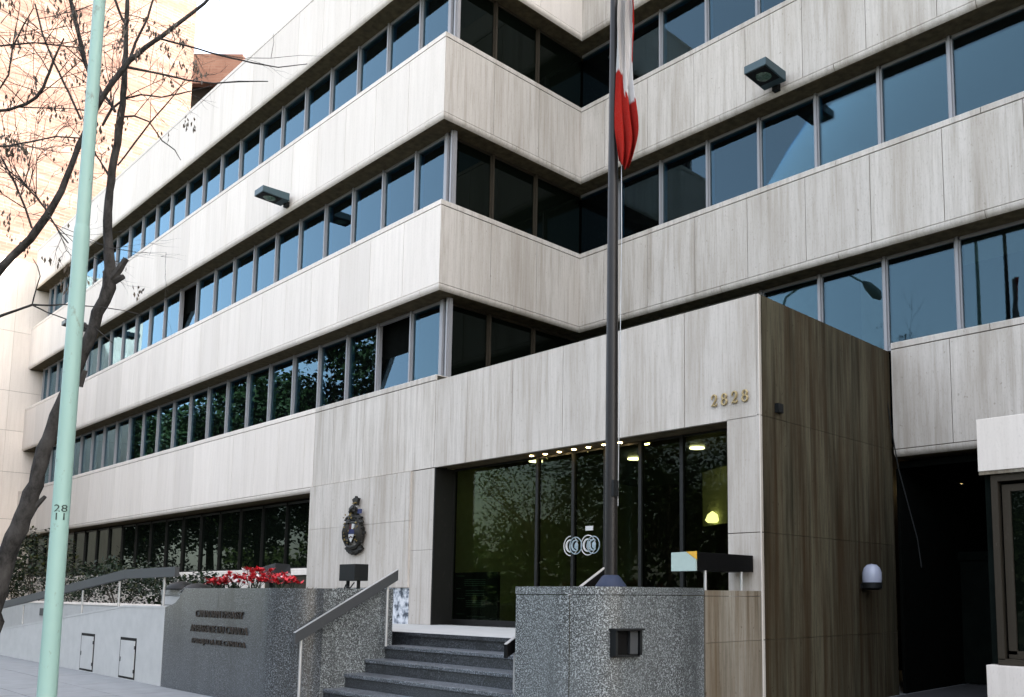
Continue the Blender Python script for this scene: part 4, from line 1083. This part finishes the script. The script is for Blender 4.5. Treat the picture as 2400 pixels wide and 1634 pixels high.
# leafy trees along the kerb and in the park, seen in the window glass
def leafy_tree(name, label, x, y, H, Rr, seed, mat, group, zlow=.30, n=5200, share=None):
    rn = random.Random(seed); t = thing(name, label, 'tree', (x, y, -.12 if y < -7.6 else 0), group)
    z0 = -.12 if y < -7.6 else 0
    if share is None:
        tr = MB(); tr.tube([(x, y, z0-.02), (x+.1, y, H*.2), (x-.05, y+.1, H*.42), (x+.1, y, H*.75)], [.24, .19, .15, .05], 10)
        for k in range(9):
            a = 6.28*k/9 + rn.uniform(-.3, .3); zz_ = H*rn.uniform(.3, .5)
            tr.tube([(x, y, zz_), (x+Rr*.45*math.cos(a), y+Rr*.45*math.sin(a), zz_+H*.16), (x+Rr*.8*math.cos(a), y+Rr*.8*math.sin(a), zz_+H*.25)], [.09, .06, .02], 6)
        cm = MB()
        cls = []
        for k in range(60):
            ph = rn.uniform(0, 6.28); u = rn.uniform(-1, 1); rr_ = rn.uniform(.45, 1.0)**.6
            s_ = math.sqrt(1-u*u); cls.append((Vector((Rr*rr_*s_*math.cos(ph), Rr*rr_*s_*math.sin(ph), H*(.5+zlow/2) + (H*(1-zlow)/2)*u*rr_)), rn.uniform(.5, 1.0)*Rr*.32))
        for k in range(n):
            c0, r0 = rn.choice(cls); v = Vector((rn.gauss(0, .55), rn.gauss(0, .55), rn.gauss(0, .5)))*r0
            d = Vector((rn.uniform(-1, 1), rn.uniform(-1, 1), rn.uniform(-.8, .5)))
            cm.leaf(Vector((x, y, 0))+c0+v, d, Vector((rn.uniform(-1, 1), rn.uniform(-1, 1), 1)), rn.uniform(.18, .34), .17)
        obj('trunk', tr, 'bark2', t, True); obj('crown', cm, mat, t)
    else:
        src, off = share
        for ch in [c for c in bpy.data.objects if c.parent == src]:
            c_ = ch.copy(); COL.objects.link(c_); wl_ = WL[ch.name] + off
            fin(c_, t, wl_)
    return t
k1 = leafy_tree('leafy_tree', 'leafy dark green street tree at the kerb, mirrored in the left windows', -20.0, -8.3, 12.8, 3.4, 3, 'leaf', 'leafy street trees at the kerb', n=15000)
k2 = leafy_tree('leafy_tree', k1['label'], -26.0, -8.1, 11.9, 3.5, 5, 'leaf', 'leafy street trees at the kerb', n=15000)
for (src, x0, x_) in ((k1, -20, -32.0), (k2, -26, -38.0), (k1, -20, -46.0)): leafy_tree('leafy_tree', k1['label'], x_, -8.3, 10.5, 3.3, 3, 'leaf', k1['group'], share=(src, Vector((x_-x0, 0, 0))))
p1 = leafy_tree('park_tree', 'broad leafy park tree across the street, mirrored in the entrance glass', -4.0, -30, 11.5, 5.0, 9, 'leaf2', 'park trees across the street', n=5200)
p2 = leafy_tree('park_tree', p1['label'], 8.0, -34, 13.0, 5.4, 11, 'leaf2', 'park trees across the street', n=5200)
for (src, x0, y0, x_, y_) in ((p1, -4, -30, 16, -31), (p2, 8, -34, -14, -35), (p1, -4, -30, -24, -31), (p2, 8, -34, 27, -33), (p2, 8, -34, -36, -34), (p1, -4, -30, 38, -32), (p2, 8, -34, 2, -43), (p2, 8, -34, -9, -46), (p2, 8, -34, -20, -44), (p2, 8, -34, 13, -45), (p2, 8, -34, -30, -46), (p1, -4, -30, -19, -29), (p1, -4, -30, -10, -33), (p1, -4, -30, 3, -29)):
    leafy_tree('park_tree', p1['label'], x_, y_, 12, 5, 1, 'leaf2', p1['group'], share=(src, Vector((x_-x0, y_-y0, 0))))
rn = random.Random(77); fw = MB()  # tree belt added to block the horizon sky and darken reflections
for k in range(26000):
    x_ = rn.uniform(-150, 110); top = 11 + 3*math.sin(x_*.11) + 2*math.sin(x_*.37+1)
    z_ = top*rn.random()**.7; d = Vector((rn.uniform(-1, 1), rn.uniform(-1, 1), rn.uniform(-.5, .5)))
    fw.leaf((x_, -62 + rn.uniform(-2.5, 2.5), z_-.1), d, Vector((rn.uniform(-1, 1), 1, rn.uniform(-.4, .4))), rn.uniform(.7, 1.3), .7)
fo_ = obj('reflection_wood', fw, 'leaf2'); fo_['kind'] = 'stuff'; fo_['label'] = 'belt of dense trees added beyond the park to darken glass reflections'
print('objects', len(bpy.data.objects))
